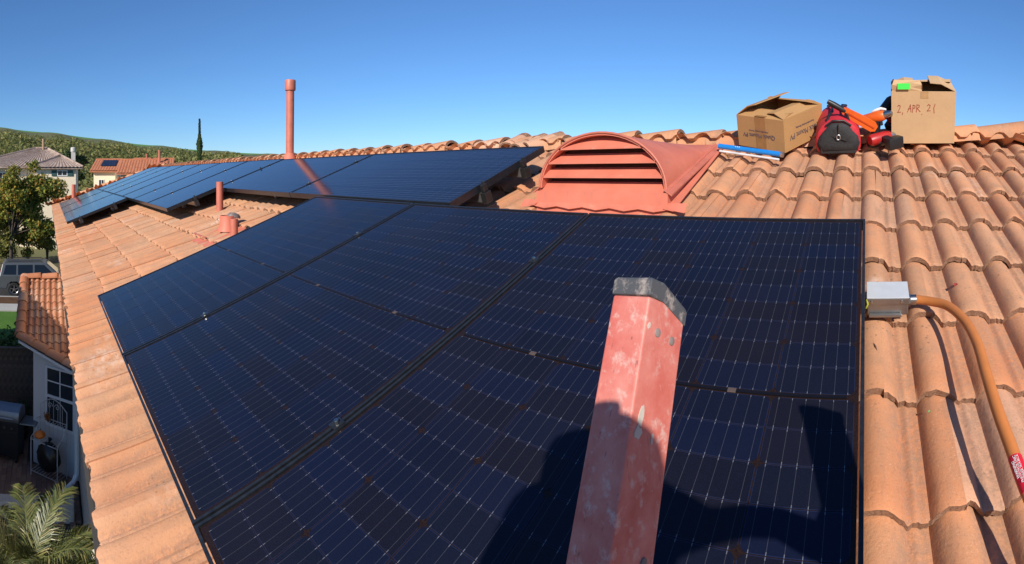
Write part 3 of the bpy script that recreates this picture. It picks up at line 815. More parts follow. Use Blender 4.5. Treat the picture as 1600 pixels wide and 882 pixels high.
drill('red cordless drill lying low beside the tan carton', on_roof(.09, 2.97, 0, .06) @ RZ(R(150)) @ RY(R(95)) @ RX(R(25)), M_red, M_blk)
drill('dark cordless driver with white label standing behind the orange drill', on_roof(.11, 3.06, 0, .20) @ RZ(R(-35)) @ RX(R(30)), M_blk, M_orgd)
t = tag(MB().tube([(0, 0, 0), (.02, -.01, .012), (.05, 0, .02), (.085, .0, .014)], [.005, .008, .009, .006], 10).build('white_rag', simple('white_cloth', (.75, .75, .75), .9, bump=.3), smooth=60, M=on_roof(.03, 3.0, 0, .198)), 'scrap of white cloth on top of the heaped power tools', 'rag')
# blue tube and the white one under it
t = thing('blue_tube', 'bright blue plastic tube lying in front of the brown carton', 'tube', T(0, 0, 0))
a, b = rp(-.835, 2.87, .052), rp(-.455, 2.775, .034)
M_blue = simple('blue_plastic', (.01, .21, .62), .35, var=.08)
t.matrix_basis = T(*a)
m = MB(); dv = b - a; m.tube([(0, 0, 0), dv * .5, dv], .0145, 16); m.build('barrel', M_blue, t, smooth=40)
m = MB(); m.tube([dv * .985, dv * 1.02], .0158, 16); m.build('end_ring', M_alu, t, smooth=40)
m = MB()
for k in (.28, .31, .34): m.tube([dv * k + Vector((0, -.011, .008)), dv * (k + .012) + Vector((0, -.010, .010))], .003, 6)
m.build('scuff', white_paint, t)
t = tag(MB().tube([rp(-.83, 2.868, .024), rp(-.47, 2.772, .008)], .0065, 12).build('white_tube', simple('white_plastic', (.7, .7, .7), .4), smooth=40), 'thin white tube half hidden under the blue one', 'tube')

# ------------------------------------------------------------------ junction box and conduit
jb = thing('junction_box', 'small grey steel junction box at the edge of the near panel', 'junction box', ROOF @ T(.003, sY(1.54), .0))
M_galv = simple('galvanised_steel', (.30, .30, .30), .33, .85, .12, 18)  # darkened to stand for the dark reflection in the box front
m = MB(); m.bbox(.0, .120, .0, .080, -.004, .054, .003); m.build('body', M_galv, jb)
m = MB(); m.bbox(-.002, .122, -.001, .084, .0545, .0575, .001); m.build('lid', simple('reflection_pale_lid', (.66, .68, .70), .35, .25, .05), jb)  # the lid's bright reflection is put into its pale colour
m = MB(); m.box(.0, .120, -.0040, -.0005, .036, .0542); m.build('lid_lip', M_galv, jb)
m = MB(); m.bbox(.004, .10, -.012, -.0008, -.004, .005, .002); m.build('foot_flange', M_galv, jb)
for xx in (.012, .10):
    m = MB(); m.lathe([(.0001, .004), (.004, .003), (.004, 0)], 10, T(xx, -.0045, .046) @ RX(math.pi / 2)); m.build('screw', M_steel, jb, smooth=40)
m = MB(); m.tube([(.120, .034, .026), (.128, .034, .026)], .020, 8); m.tube([(.128, .034, .026), (.146, .034, .026)], .0158, 16); m.build('fitting', M_steel, jb, smooth=40)
m = MB(); m.tube([(-.004, .002, .02), (.001, -.006, .04), (-.002, .0, .052)], .0025, 6); m.build('wire', simple('yellow_green_wire', (.5, .55, .05), .5), jb, smooth=60)
RI = ROOF.inverted()
def plane_hit(px, py, h):         # where a line of sight meets the plane h above the tile crests
    d = at(px, py, 1); n = Vector((0, -SP, CP)); p0 = Vector((0, 0, Z0)) + n * h
    return d * (p0.dot(n) / d.dot(n))
cpts = [ROOF @ Vector((.149, sY(1.54) + .034, .026))]
for px, py, h in ((1452, 471, .034), (1480, 478, .052), (1506, 500, .068), (1526, 535, .080), (1541, 585, .09), (1558, 640, .094), (1578, 695, .092), (1600, 755, .085), (1630, 830, .07)):
    cpts.append(plane_hit(px, py, h))
cpts.append(cpts[-1] + (cpts[-1] - cpts[-2]) * 1.6 + Vector((0, 0, .0)))
def smooth_path(P, k=8):
    out = []
    for i in range(len(P) - 1):
        p0 = P[max(i - 1, 0)]; p1 = P[i]; p2 = P[i + 1]; p3 = P[min(i + 2, len(P) - 1)]
        for j in range(k):
            t = j / k
            out.append(.5 * ((2 * p1) + (p2 - p0) * t + (2 * p0 - 5 * p1 + 4 * p2 - p3) * t * t + (3 * p1 - p0 - 3 * p2 + p3) * t ** 3))
    out.append(P[-1]); return out
cp = smooth_path(cpts)
con = thing('conduit', 'orange brown painted conduit arching from the junction box over the tiles', 'conduit', T(*cpts[0]))
M_con = simple('terracotta_painted_conduit', (.60, .20, .05), .45, var=.07, scale=18)
world_part(MB().tube(cp, .0135, 16).build('pipe', M_con, smooth=50), con)
il = next(i for i, p in enumerate(cp) if p.y < plane_hit(1583, 716, .09).y)
world_part(MB().tube(cp[il:il + 8], .0142, 16).build('warning_label', simple('red_label', (.62, .012, .03), .4, var=.04), smooth=50), con)
dirl = (cp[il + 4] - cp[il]).normalized(); mid = cp[il + 3]
zz = (-mid.normalized() - dirl * (-mid.normalized()).dot(dirl)).normalized(); xx = -dirl; yy = zz.cross(xx)
Mt = Matrix((( xx.x, yy.x, zz.x, 0), (xx.y, yy.y, zz.y, 0), (xx.z, yy.z, zz.z, 0), (0, 0, 0, 1)))
for k, s_ in enumerate(('WARNING', 'PHOTOVOLTAIC', 'POWER SOURCE')):
    o = text(s_, .0070, None, T(*(mid + zz * .0150 + yy * (.004 - .0055 * k))) @ Mt, white_paint, 'label_text'); world_part(o, con)

# ------------------------------------------------------------------ ladder
def ladder_mat():
    k = N('worn_red_fibreglass'); O = k.pos()
    c = k.mix(k.ramp(k.noise(O, 26, 4, .65), [(.35, 0.), (.7, 1.)]), (.56, .13, .10), (.68, .25, .20))
    c = k.mix(k.ramp(k.noise(O, 60, 5, .7), [(.54, 0.), (.68, .8)]), c, (.66, .44, .38))
    vo = k.n('TexVoronoi'); vo.inputs['Scale'].default_value = 42; k.l(O, vo.inputs['Vector'])
    c = k.mix(k.math('MULTIPLY', k.ramp(vo.outputs['Distance'], [(.10, .9), (.16, 0.)]), k.ramp(k.noise(O, 18, 2), [(.58, 0.), (.62, 1.)])), c, (.55, .50, .42))
    mp = k.n('Mapping'); mp.inputs['Scale'].default_value = (240, 240, 14); k.l(O, mp.inputs[0])
    c = k.mix(k.ramp(k.noise(mp.outputs[0], 1, 3), [(.66, 0.), (.74, .55)]), c, (.10, .05, .05))
    k.col(c); k.set(Roughness=.55); k.bump(k.noise(O, 300, 3), .12, .001); return k.m
M_lad = ladder_mat()
def boot_mat():
    k = N('scuffed_black_rubber'); O = k.pos()
    c = k.mix(k.ramp(k.noise(O, 70, 5, .7), [(.50, 0.), (.66, 1.)]), (.075, .078, .085), (.33, .28, .25))
    k.col(c); k.set(Roughness=.7); k.bump(k.noise(O, 120, 4), .3, .002); return k.m
M_boot = boot_mat()
M_chip = simple('bare_fibreglass', (.62, .56, .47), .7)
lad = thing('ladder', 'worn red fibreglass ladder rail with black rubber boot in front of the panels', 'ladder', T(-.02, -1.75, GROUND))
# the two rails lean against the eave; the left one comes up in front of the lens
LT = Vector((-.198, .455, -.096))
lean = Vector((.01, -.40, -.91)).normalized()
RT = Vector((.175, .355, -.064))
acr = (RT - LT); acr = (acr - lean * acr.dot(lean)).normalized()      # across the ladder, to the right
fwd = lean.cross(acr); fwd = fwd if fwd.y > 0 else -fwd               # towards the house
LLEN = 6.9
def rail_rings(top, side, offs, grow=0):
    # C-channel: web on the inner side, flanges outward
    fw, wb, th = .046 + grow, .062 + grow, .005
    out = []
    for s_ in offs:
        p = top + lean * s_
        P = [(grow, -grow), (grow, wb), (-fw, wb), (-fw, wb - th), (-th - grow, wb - th), (-th - grow, th), (-fw, th), (-fw, -grow)]
        out.append([p + acr * (x * side) + fwd * y for x, y in P])
    return out
for top_, side in ((LT, 1), (RT, -1)):
    m = MB(); m.loft(rail_rings(top_, side, (.020, .3, 1.0, 3.0, LLEN)), caps=True)
    o = world_part(m.build('rail', M_lad), lad)
    bv = o.modifiers.new('bevel', 'BEVEL'); bv.width = .004; bv.segments = 3; bv.limit_method = 'ANGLE'; bv.angle_limit = R(50)
    m = MB()
    q = []
    for s_, g_ in ((.019, .0010), (.006, .0012), (.003, .0002), (.0018, -.0016)):
        p = top_ + lean * s_; f2, w2_ = .046 + g_, .062 + g_
        # the boot's top is cut off slanting down towards the house
        sl = lambda x, y: p + acr * (x * side) + fwd * y + lean * (max(0, y - .02) * .42 if s_ < .03 else max(0, y - .02) * .10)
        q.append([sl(g_, -g_), sl(g_, w2_ * .35), sl(g_, w2_), sl(-f2, w2_), sl(-f2, -g_)])
    m.loft(q, caps=True)
    o = world_part(m.build('boot', M_boot), lad)
    bv = o.modifiers.new('bevel', 'BEVEL'); bv.width = .003; bv.segments = 2
    # rivets and rung ends on the web
    for s_, y_ in ((.050, .020), (.054, .044), (.235, .046)):
        m = MB(); p = top_ + lean * s_ + fwd * y_
        m.tube([p + acr * side * .0, p + acr * side * .0012, p + acr * side * .0018], [.0042, .004, .002], 10)
        world_part(m.build('rivet', M_lead, smooth=50), lad)
for s_, y_, w_, h_ in ((.122, .014, .0045, .009), (.136, .013, .0050, .006), (.140, .034, .002, .005), (.046, .006, .002, .003)):      # paint chipped off the web
    p = LT + lean * s_ + fwd * y_ + acr * .0006; rr_ = random.Random(int(s_ * 1e4)); q = [p + fwd * (w_ * math.cos(a) * rr_.uniform(.6, 1.2)) + lean * (h_ * math.sin(a) * rr_.uniform(.6, 1.2)) for a in [k * math.pi / 5 for k in range(10)]]
    world_part(MB().add(q + [v - acr * .0012 for v in q], [tuple(range(10))] + [(i, 10 + i, 10 + (i + 1) % 10, (i + 1) % 10) for i in range(10)]).build('paint_chip', M_chip), lad)
wd = (RT - LT).length
for k in range(20):
    s_ = .318 + .305 * k
    p0_ = LT + lean * s_ + fwd * .03; p1_ = RT + lean * s_ + fwd * .03
    dv = (p1_ - p0_).normalized()
    m = MB(); m.tube([p0_ + dv * .0, p0_ + dv * .004, p0_ + dv * .0045, p1_ - dv * .0045, p1_ - dv * .004, p1_], [.021, .021, .0155, .0155, .021, .021], 16)
    world_part(m.build('rung', M_alu, smooth=40), lad)

# ------------------------------------------------------------------ the person on the ladder (behind the lens; only the shadow shows)
def skin_body(name, verts, edges, mat, root=0):
    me = bpy.data.meshes.new(name); me.from_pydata([v[:3] for v in verts], edges, [])
    o = bpy.data.objects.new(name, me); C.objects.link(o)
    sk = o.modifiers.new('skin', 'SKIN'); sk.use_smooth_shade = True
    for i, v in enumerate(verts):
        d_ = me.skin_vertices[0].data[i]; d_.radius = (v[3], v[4] if len(v) > 4 else v[3]); d_.use_root = (i == root)
    ss = o.modifiers.new('sub', 'SUBSURF'); ss.levels = 2; ss.render_levels = 2
    dg = bpy.context.evaluated_depsgraph_get(); me2 = bpy.data.meshes.new_from_object(o.evaluated_get(dg))
    bpy.data.objects.remove(o); me2.name = name; me2.materials.clear(); me2.materials.append(mat)
    return me2
M_shirt = simple('dark_work_shirt', (.05, .06, .09), .9, var=.1); M_jean = simple('blue_jeans', (.05, .075, .14), .9)
M_skin = simple('skin', (.45, .26, .18), .55, var=.06); M_cap = simple('dark_cap', (.03, .03, .035), .8)
per = thing('person', 'person in dark work clothes on the ladder whose shadow falls across the panel', 'person', T(.03, -.5, GROUND + 4.75))
gr = RT + lean * .20 + fwd * .01     # right hand on the right rail
V = [(.05, -.52, -.70, .15, .12), (.05, -.46, -.44, .15, .12), (.045, -.36, -.17, .155, .11), (.045, -.30, -.03, .085, .075), (.035, -.27, .0, .055, .055), (.03, -.26, .03, .06, .06),
     (.145, -.265, .062, .072, .068), (.172, -.12, -.024, .025, .025), (.182, .0, -.076, .023, .023), (.186, .10, -.131, .022, .022), (gr.x + .012, gr.y - .055, gr.z + .02, .028, .028),
     (-.065, -.28, -.01, .068, .065), (-.125, -.27, -.20, .050, .050), (-.120, -.20, -.28, .043, .043), (-.075, -.10, -.16, .034, .034), (-.05, -.06, -.085, .028, .026),
     (.14, -.53, -.80, .095, .09), (.15, -.40, -1.22, .07, .07), (.14, -.62, -1.60, .05, .05), (-.04, -.53, -.80, .095, .09), (-.05, -.44, -1.24, .07, .07), (-.04, -.66, -1.62, .05, .05)]
E_ = [(0, 1), (1, 2), (2, 3), (3, 4), (4, 5), (3, 6), (6, 7), (7, 8), (8, 9), (9, 10), (3, 11), (11, 12), (12, 13), (13, 14), (14, 15), (0, 16), (16, 17), (17, 18), (0, 19), (19, 20), (20, 21)]
world_part(link('body', skin_body('body', V, E_, M_shirt)), per)
# head with face, cap and hair
m = MB(); rings = []
for k in range(13):
    ph = math.pi * k / 12; z = math.cos(ph); r_ = math.sin(ph)
    wj = .074 * (1 if z > -.2 else 1 + .28 * (z + .2)); dj = .095 * (1 if z > -.2 else 1 + .18 * (z + .2))
    rings.append([Vector((wj * r_ * math.cos(a), dj * r_ * math.sin(a) + (.012 if z < -.3 else 0), .118 * z)) for a in [2 * math.pi * i / 20 for i in range(20)]])
m.loft(rings); m.lathe([(.001, .030), (.010, .012), (.014, .0)], 8, T(0, .098, -.005) @ RX(R(-60)))
HM = T(.025, -.245, .004) @ RX(R(-6))
for sg in (-1, 1): m.lathe([(.001, .008), (.02, .006), (.026, 0)], 10, T(sg * .074, -.005, .0) @ RY(sg * math.pi / 2))
world_part(m.build('head', M_skin, smooth=70, M=HM), per)
for sg in (-1, 1):
    m = MB(); m.lathe([(.001, .004), (.008, .002), (.011, -.003)], 10, T(sg * .03, .088, .012) @ RX(R(-90)))
    world_part(m.build('eye', M_blk, smooth=70, M=HM), per)
m = MB(); m.bbox(-.022, .022, .086, .096, -.052, -.044, .003); world_part(m.build('mouth', simple('lips', (.35, .14, .11), .5), M=HM), per)
m = MB(); m.lathe([(.090, .02), (.100, .05), (.101, .092), (.094, .116), (.075, .124), (.001, .126)], 20, Matrix.Diagonal((1, 1.10, 1, 1)))
m.loft([[Vector((.085 * math.cos(a), .098 * math.sin(a) * 1.0, .03)) for a in [math.pi * i / 12 for i in range(13)]], [Vector((.075 * math.cos(a), .085 + .085 * math.sin(a), .022)) for a in [math.pi * i / 12 for i in range(13)]]], closed=False)
world_part(m.build('cap', M_cap, smooth=60, M=HM), per)
def hand(root, fdir, pdir, side, label):
    # palm and five curled fingers round a rail
    f = fdir.normalized(); p = (pdir - f * pdir.dot(f)).normalized(); a = f.cross(p)
    vs = [(*root, .030, .018), (*(root + f * .045), .036, .015), (*(root + f * .085), .036, .013)]; es = [(0, 1), (1, 2)]
    def chain(st, d0, ln, curl, r0, base):
        b = len(vs); cur = st; d = d0.copy(); vs.append((*cur, r0, r0)); es.append((base, b))
        for k in range(3):
            d = (d * math.cos(curl) + p * math.sin(curl)).normalized() if k else d
            cur = cur + d * ln[k]; vs.append((*cur, r0 * (.93 - .1 * k), r0 * (.93 - .1 * k))); es.append((len(vs) - 2, len(vs) - 1))
    for q, ln in ((-.030, (.040, .024, .018)), (-.010, (.046, .028, .020)), (.010, (.043, .026, .019)), (.030, (.033, .020, .016))):
        chain(root + f * .088 + a * q, f, ln, R(58), .0085, 2)
    chain(root + f * .02 - a * .034, (f * .6 - a * .6 + p * .5).normalized(), (.034, .028, .022), R(35), .010, 0)
    return skin_body('hand', vs, es, M_skin)
world_part(link('hand', hand(Vector((gr.x + .012, gr.y - .055, gr.z + .02)), Vector((-.05, 1, -.2)), Vector((-1, 0, 0)), 1, '')), per)
world_part(link('hand', hand(Vector((-.05, -.06, -.085)), Vector((.1, .0, 1)), Vector((1, .2, 0)), -1, '')), per)
for sg in (-1, 1):
    m = MB(); Mx = T(.05 + sg * .09, -.60 if sg > 0 else -.64, -1.66)
    m.loft([[Mx @ Vector((x * s_, y, z)) for x, z in ((-.045, -.03), (.045, -.03), (.04, .03), (-.04, .03))] for y, s_ in ((-.10, .8), (-.02, 1), (.10, 1), (.17, .7))], caps=True)
    world_part(m.build('shoe', M_blk), per)
phn = thing('phone', 'slim black phone held up by the person on the ladder', 'phone', T(-.028, -.012, -.047))
MB().bbox(-.036, .036, -.004, .004, -.075, .075, .003).build('case', M_blk, phn)
MB().box(-.033, .033, -.0052, -.0044, -.07, .07).build('screen', simple('phone_glass', (.01, .01, .012), .1), phn)

# ------------------------------------------------------------------ ground, street, hill
def ground_mat(name, cols, sc1=.6, sc2=25, bump=.3):
    k = N(name); P = k.pos()
    c = k.ramp(k.noise(P, sc1, 5, .6), [(.3, cols[0]), (.55, cols[1]), (.75, cols[2])])
    c = k.mix(k.ramp(k.noise(P, sc2, 4, .7), [(.35, .5), (.6, 0.)]), c, tuple(x * .6 for x in cols[0]))
    k.col(c); k.set(Roughness=.95); k.b.inputs['Specular IOR Level'].default_value = .15; k.bump(k.noise(P, sc2, 4), bump, .02); return k.m
M_soil = ground_mat('dry_ground', ((.10, .085, .05), (.15, .13, .075), (.09, .10, .04)))
M_lawn = ground_mat('lawn_grass', ((.07, .15, .025), (.09, .19, .03), (.11, .20, .04)), 1.2, 60, .6)
M_walk = ground_mat('pale_concrete', ((.42, .40, .36), (.48, .46, .42), (.52, .50, .46)), .8, 30, .1)
M_asph = ground_mat('asphalt', ((.045, .045, .048), (.055, .055, .057), (.065, .064, .063)), 1, 60, .3)
M_mulch = ground_mat('bark_mulch', ((.09, .045, .025), (.14, .075, .04), (.11, .06, .04)), 3, 30, 1)
def sheet(name, x0, x1, y0, y1, z, mat, th=.0):
    m = MB()
    if th: m.box(x0, x1, y0, y1, z - th, z)
    else: m.add([(x0, y0, z), (x1, y0, z), (x1, y1, z), (x0, y1, z)], [(0, 1, 2, 3)])
    return tag(m.build(name, mat), kind='structure')
sheet('ground', -3000, 3000, -3000, 3000, GROUND - .03, M_soil)
sheet('lawn', -25.0, -14.2, -14, 14, GROUND + .004, M_lawn)
sheet('sidewalk', -26.3, -25.02, -40, 40, GROUND + .06, M_walk, .1)
sheet('mulch_bed', -27.75, -26.32, -40, 40, GROUND + .05, M_mulch, .1)
sheet('kerb', -27.92, -27.77, -40, 40, GROUND + .07, M_walk, .12)
sheet('street', -36.2, -27.94, -60, 60, GROUND - .02, M_asph)
# hill: a long slope rising behind the houses, its crest falling to the right
CREST = [(-2.2, 30.), (-1.9, 26.5), (-1.6623, 23.0), (-1.5347, 19.6), (-1.4057, 15.3), (-1.31, 12.8), (-1.256, 11.6), (-1.0, 8), (-.6, 2.), (-.3, -3)]
def crest(a):
    for (a0, h0), (a1, h1) in zip(CREST[:-1], CREST[1:]):
        if a <= a1: return h0 + (h1 - h0) * max(0, (a - a0) / (a1 - a0))
    return CREST[-1][1]
def sm(t): t = max(0, min(1, t)); return t * t * (3 - 2 * t)
def hill_z(a, r):
    z = GROUND - .1 + .2 * 0 + 3.2 * sm((r - 37) / 55)
    top = crest(a)
    z = z + (top - z) * sm((r - 85) / 185) ** .85
    if r > 270: z = top - (r - 270) * .05
    return z + .5 * math.sin(a * 60 + r * .03) * sm((r - 110) / 60) * (1 if r < 240 else .2)
def hill_mat():
    k = N('hillside'); P = k.pos()
    c = k.ramp(k.noise(P, .06, 5, .65), [(.3, (.07, .085, .025)), (.5, (.13, .125, .045)), (.68, (.10, .12, .035))])
    g = k.n('NewGeometry'); s = k.n('SeparateXYZ'); k.l(P, s.inputs[0])
    vm = k.n('VectorMath'); vm.operation = 'MULTIPLY'; vm.inputs[1].default_value = (1, 1, 0); k.l(P, vm.inputs[0])
    ln = k.n('VectorMath'); ln.operation = 'LENGTH'; k.l(vm.outputs[0], ln.inputs[0])
    gr_ = k.math('ADD', ln.outputs['Value'], k.math('MULTIPLY', k.noise(P, .03, 3), 30))
    c = k.mix(k.ramp(k.math('DIVIDE', gr_, 400), [(.60, 0.), (.63, 1.)]), c, (.11, .26, .035))
    k.col(c); k.set(Roughness=.95); return k.m
m = MB(); NA, NR = 120, 60; vs = []; fs = []
for i in range(NA + 1):
    a = -2.3 + 2.0 * i / NA
    for j in range(NR + 1):
        r_ = 36.8 + 383 * (j / NR) ** 1.2
        vs.append((r_ * math.sin(a), r_ * math.cos(a), hill_z(a, r_)))
for i in range(NA):
    for j in range(NR): q = i * (NR + 1) + j; fs.append((q, q + 1, q + NR + 2, q + NR + 1))
m.add(vs, fs); tag(m.build('hill', hill_mat(), smooth=60), kind='structure')

# ------------------------------------------------------------------ foliage
def leaf_mat(name, stops, tr=.25):
    k = N(name); r = k.n('NewGeometry').outputs['Random Per Island']
    c = k.ramp(r, stops); k.col(c); k.set(Roughness=.6); k.b.inputs['Specular IOR Level'].default_value = .3
    t = k.n('BsdfTranslucent'); k.l(c, t.inputs[0]); mx = k.n('MixShader'); mx.inputs[0].default_value = tr
    out = k.t.nodes['Material Output']; k.l(k.b.outputs[0], mx.inputs[1]); k.l(t.outputs[0], mx.inputs[2]); k.l(mx.outputs[0], out.inputs[0]); return k.m
def rv(r): 
    while True:
        v = Vector((r.uniform(-1, 1), r.uniform(-1, 1), r.uniform(-1, 1)))
        if .05 < v.length < 1: return v.normalized()
def leaves(m, c, rad, n, size, r, flat=.0, fill=.55):
    for _ in range(n):
        d = rv(r); rr = (fill + (1 - fill) * r.random()) if r.random() < .75 else r.random() * fill
        p = Vector((c[0] + d.x * rad[0] * rr, c[1] + d.y * rad[1] * rr, c[2] + d.z * rad[2] * rr))
        u = rv(r); nrm = (rv(r) + d * .6 + Vector((0, 0, .5))).normalized(); u = (u - nrm * u.dot(nrm)).normalized(); v = nrm.cross(u)
        s_ = size * r.uniform(.6, 1.35)
        m.add([p - u * s_, p + v * s_ * .45 + nrm * s_ * .08, p + u * s_, p - v * s_ * .45 + nrm * s_ * .08], [(0, 1, 2, 3)])
M_bark = simple('bark', (.10, .075, .055), .9, var=.2, scale=14, bump=.6)
def tree(label, base, H, clumps, mat, nleaf, size, seed, name='tree', group=None, trunk_r=.12, fork=.35):
    r = random.Random(seed); b = Vector(base)
    t = thing(name, label, 'tree', T(*b), group)
    m = MB()
    m.tube([(0, 0, -.1), (.05, .02, H * .2), (-.04, .06, H * fork), (0, 0, H * .72)], [trunk_r, trunk_r * .85, trunk_r * .7, trunk_r * .25], 10)
    for (cx, cy, cz), rad in clumps:
        z0_ = H * (fork + r.uniform(-.1, .15)); e = Vector((cx, cy, cz)); s0_ = Vector((-.02, .03, z0_))
        m.tube([s0_, s0_.lerp(e, .5) + Vector((r.uniform(-.1, .1), r.uniform(-.1, .1), .15)), e], [trunk_r * .4, trunk_r * .25, trunk_r * .08], 6)
        for _ in range(3):
            d = rv(r); m.tube([s0_.lerp(e, .7), e + Vector((d.x * rad[0], d.y * rad[1], d.z * rad[2])) * .7], [trunk_r * .16, trunk_r * .04], 5)
    m.build('trunk', M_bark, t, smooth=60)
    m = MB(); tot = sum(rad[0] * rad[1] * rad[2] for _, rad in clumps)
    for c, rad in clumps:
        n = int(nleaf * (rad[0] * rad[1] * rad[2] / tot) ** .9 * (len(clumps) ** -.1) * 1.2)
        leaves(m, c, rad, n, size, r)
    m.build('crown', mat, t, fixn=False)
    return t
def clumps(r, n, cx, cy, cz, sx, sy, sz, rmin, rmax):
    out = []
    for _ in range(n):
        d = rv(r) * r.random() ** .45; q = r.uniform(rmin, rmax)
        out.append(((cx + d.x * sx, cy + d.y * sy, cz + d.z * sz), (q, q, q * r.uniform(.6, .85))))
    return out
L_aut = leaf_mat('autumn_leaves', [(0, (.10, .14, .03)), (.35, (.19, .24, .045)), (.6, (.32, .31, .05)), (.8, (.44, .34, .055)), (.93, (.44, .24, .05)), (1, (.34, .15, .04))], .4)
L_grn = leaf_mat('green_leaves', [(0, (.025, .045, .015)), (.5, (.05, .08, .02)), (1, (.10, .13, .03))])
L_olv = leaf_mat('olive_leaves', [(0, (.11, .13, .035)), (.5, (.22, .23, .055)), (1, (.36, .30, .07))], .4)
L_cyp = leaf_mat('cypress_leaves', [(0, (.018, .035, .012)), (.6, (.04, .07, .02)), (1, (.08, .11, .03))], .1)
r = random.Random(3)
tb = at(17, 480, 37.6); tb.z = hill_z(-1.64, 37.6)
cl = clumps(r, 24, 0, 1.0, 5.2, 1.6, 2.5, 1.25, .6, 1.05) + clumps(r, 15, 0, 1.0, 3.2, 1.3, 2.4, .8, .5, .85) + [((0, 1.6, 7.3), (.6, .6, .45)), ((.1, .2, 7.0), (.6, .6, .4))]
tree('autumn tinged leafy tree in front of the cream house by the street', tb, 7.4, cl, L_aut, 12500, .15, 5, trunk_r=.16)
tb2 = at(-14, 480, 38.5); tb2.z = hill_z(-1.68, 38.5)
tree('dense olive green tree at the left edge above the parked vehicle', tb2, 6.2, clumps(random.Random(8), 15, 0, .6, 3.6, 1.2, 1.5, 1.4, .6, 1.0), L_olv, 4200, .14, 6)
for k, (px_, D_, hh, lab_, mt_) in enumerate(((12, 38.2, 3.4, 'olive shrub across the street at the left edge', L_olv), (44, 38.6, 3.6, 'yellowing shrub across the street behind the parked vehicle roof', L_aut), (74, 39.2, 3.9, 'green shrub across the street near the tiled eave corner', L_olv))):
    b_ = at(px_, 400, D_); b_.z = hill_z((px_ - XC) / FP, D_)
    sh = thing('shrub', lab_, 'shrub', T(*b_), 'shrubs across the street')
    m = MB(); r2 = random.Random(70 + k)
    for c_, q_ in clumps(r2, 12, 0, 0, hh * .5, .8, 1.0, hh * .32, .45, .75): leaves(m, c_, q_, 190, .13, r2)
    m.build('foliage', mt_, sh, fixn=False)
    m = MB()
    for q_ in range(4): m.tube([(0, 0, -.1), (r2.uniform(-.2, .2), r2.uniform(-.2, .2), hh * .3), (r2.uniform(-.6, .6), r2.uniform(-.7, .7), hh * .75)], [.05, .035, .01], 6)
    m.build('stems', M_bark, sh)
tb3 = at(136, 300, 40.0); tb3.z = hill_z(-1.495, 40)
tree('dark green bushy tree between the cream house and the panels', tb3, 6.0, clumps(random.Random(9), 12, 0, 0, 4.1, 1.0, 1.0, 1.6, .5, .9), L_grn, 3200, .14, 7)
tb4 = at(121, 300, 72.0); tb4.z = hill_z(-1.51, 72)
tree('dark rounded tree behind the white chimney of the cream house', tb4, 8.8, clumps(random.Random(10), 12, 0, 0, 5.9, 1.1, 1.5, 2.2, .7, 1.2), L_cyp, 2600, .22, 8)
# cypress: tight narrow column
cb = at(312, 300, 62.0); cb.z = hill_z(-1.279, 62)
ct_ = thing('cypress_tree', 'single slender dark cypress standing above the far end of the ridge', 'tree', T(*cb))
Hc = at(312, 187, 62.0).z - cb.z
MB().tube([(0, 0, -.2), (0, 0, Hc * .9)], [.16, .03], 8).build('trunk', M_bark, ct_)
m = MB(); r = random.Random(4)
for _ in range(5200):
    t_ = r.random() ** .9; z = .6 + t_ * (Hc - .6); rad = .40 * min(1, (1 - t_) * 3.2 + .10) * (.75 + .25 * math.sin(z * 2.3)) * min(1, .5 + t_ * 4)
    a = r.uniform(0, 6.283); rr = rad * r.uniform(.6, 1.05); p = Vector((rr * math.cos(a) + .12 * t_ ** 4, rr * math.sin(a) - .05 * t_ ** 3, z))
    u = Vector((math.cos(a) * .3, math.sin(a) * .3, 1)).normalized() ; u = (u + rv(r) * .35).normalized(); v = u.cross(Vector((math.cos(a), math.sin(a), 0)) + rv(r) * .5).normalized(); s_ = r.uniform(.10, .2)
    m.add([p - u * s_, p + v * s_ * .4, p + u * s_, p - v * s_ * .4], [(0, 1, 2, 3)])
m.build('crown', L_cyp, ct_, fixn=False)
# chaparral and trees of the hillside: one uncountable mass
m = MB(); r = random.Random(12)
for _ in range(3300):
    a = r.uniform(-1.70, -1.20); rr = r.uniform(92, 208) if r.random() < .8 else r.uniform(80, 130)
    z = hill_z(a, rr); q = r.uniform(.7, 1.9) * (1.2 if rr > 150 else .9); 
    if rr > 185: q *= .5
    leaves(m, (rr * math.sin(a), rr * math.cos(a), z + q * .45), (q * 1.2, q * 1.2, q * .8), 26, q * .30, r, fill=.75)
L_hill = leaf_mat('chaparral_leaves', [(0, (.12, .14, .045)), (.4, (.21, .235, .075)), (.7, (.29, .28, .095)), (.9, (.38, .30, .11)), (1, (.24, .31, .085))], .4)
tag(m.build('hillside_shrubs', L_hill, fixn=False), 'green and brown chaparral covering the hillside', 'shrubs', kind='stuff')

# ------------------------------------------------------------------ houses across the street
def stripe_roof(name, c0, c1, c2, axis_scale=3.2):
    k = N(name); P = k.obj(); s = k.n('SeparateXYZ'); k.l(P, s.inputs[0])
    n_ = k.noise(P, 2.2, 4, .7)
    c = k.ramp(n_, [(.3, c0), (.5, c1), (.7, c2)]); c = k.mix(k.ramp(k.noise(P, 9, 3), [(.4, .5), (.6, 0.)]), c, tuple(x * .55 for x in c0))
    k.col(c); k.set(Roughness=.9); return k.m
M_rgrey = stripe_roof('grey_pink_tiles', (.30, .20, .15), (.42, .31, .25), (.52, .43, .36))
M_rred = stripe_roof('red_orange_tiles', (.42, .13, .06), (.50, .18, .085), (.55, .23, .12))
M_cream = simple('cream_wall', (.88, .74, .54), .9, var=.04, scale=8)
M_glass = simple('window_glass', (.03, .04, .05), .08, var=.1)
M_shut = simple('green_shutter', (.05, .12, .11), .6)
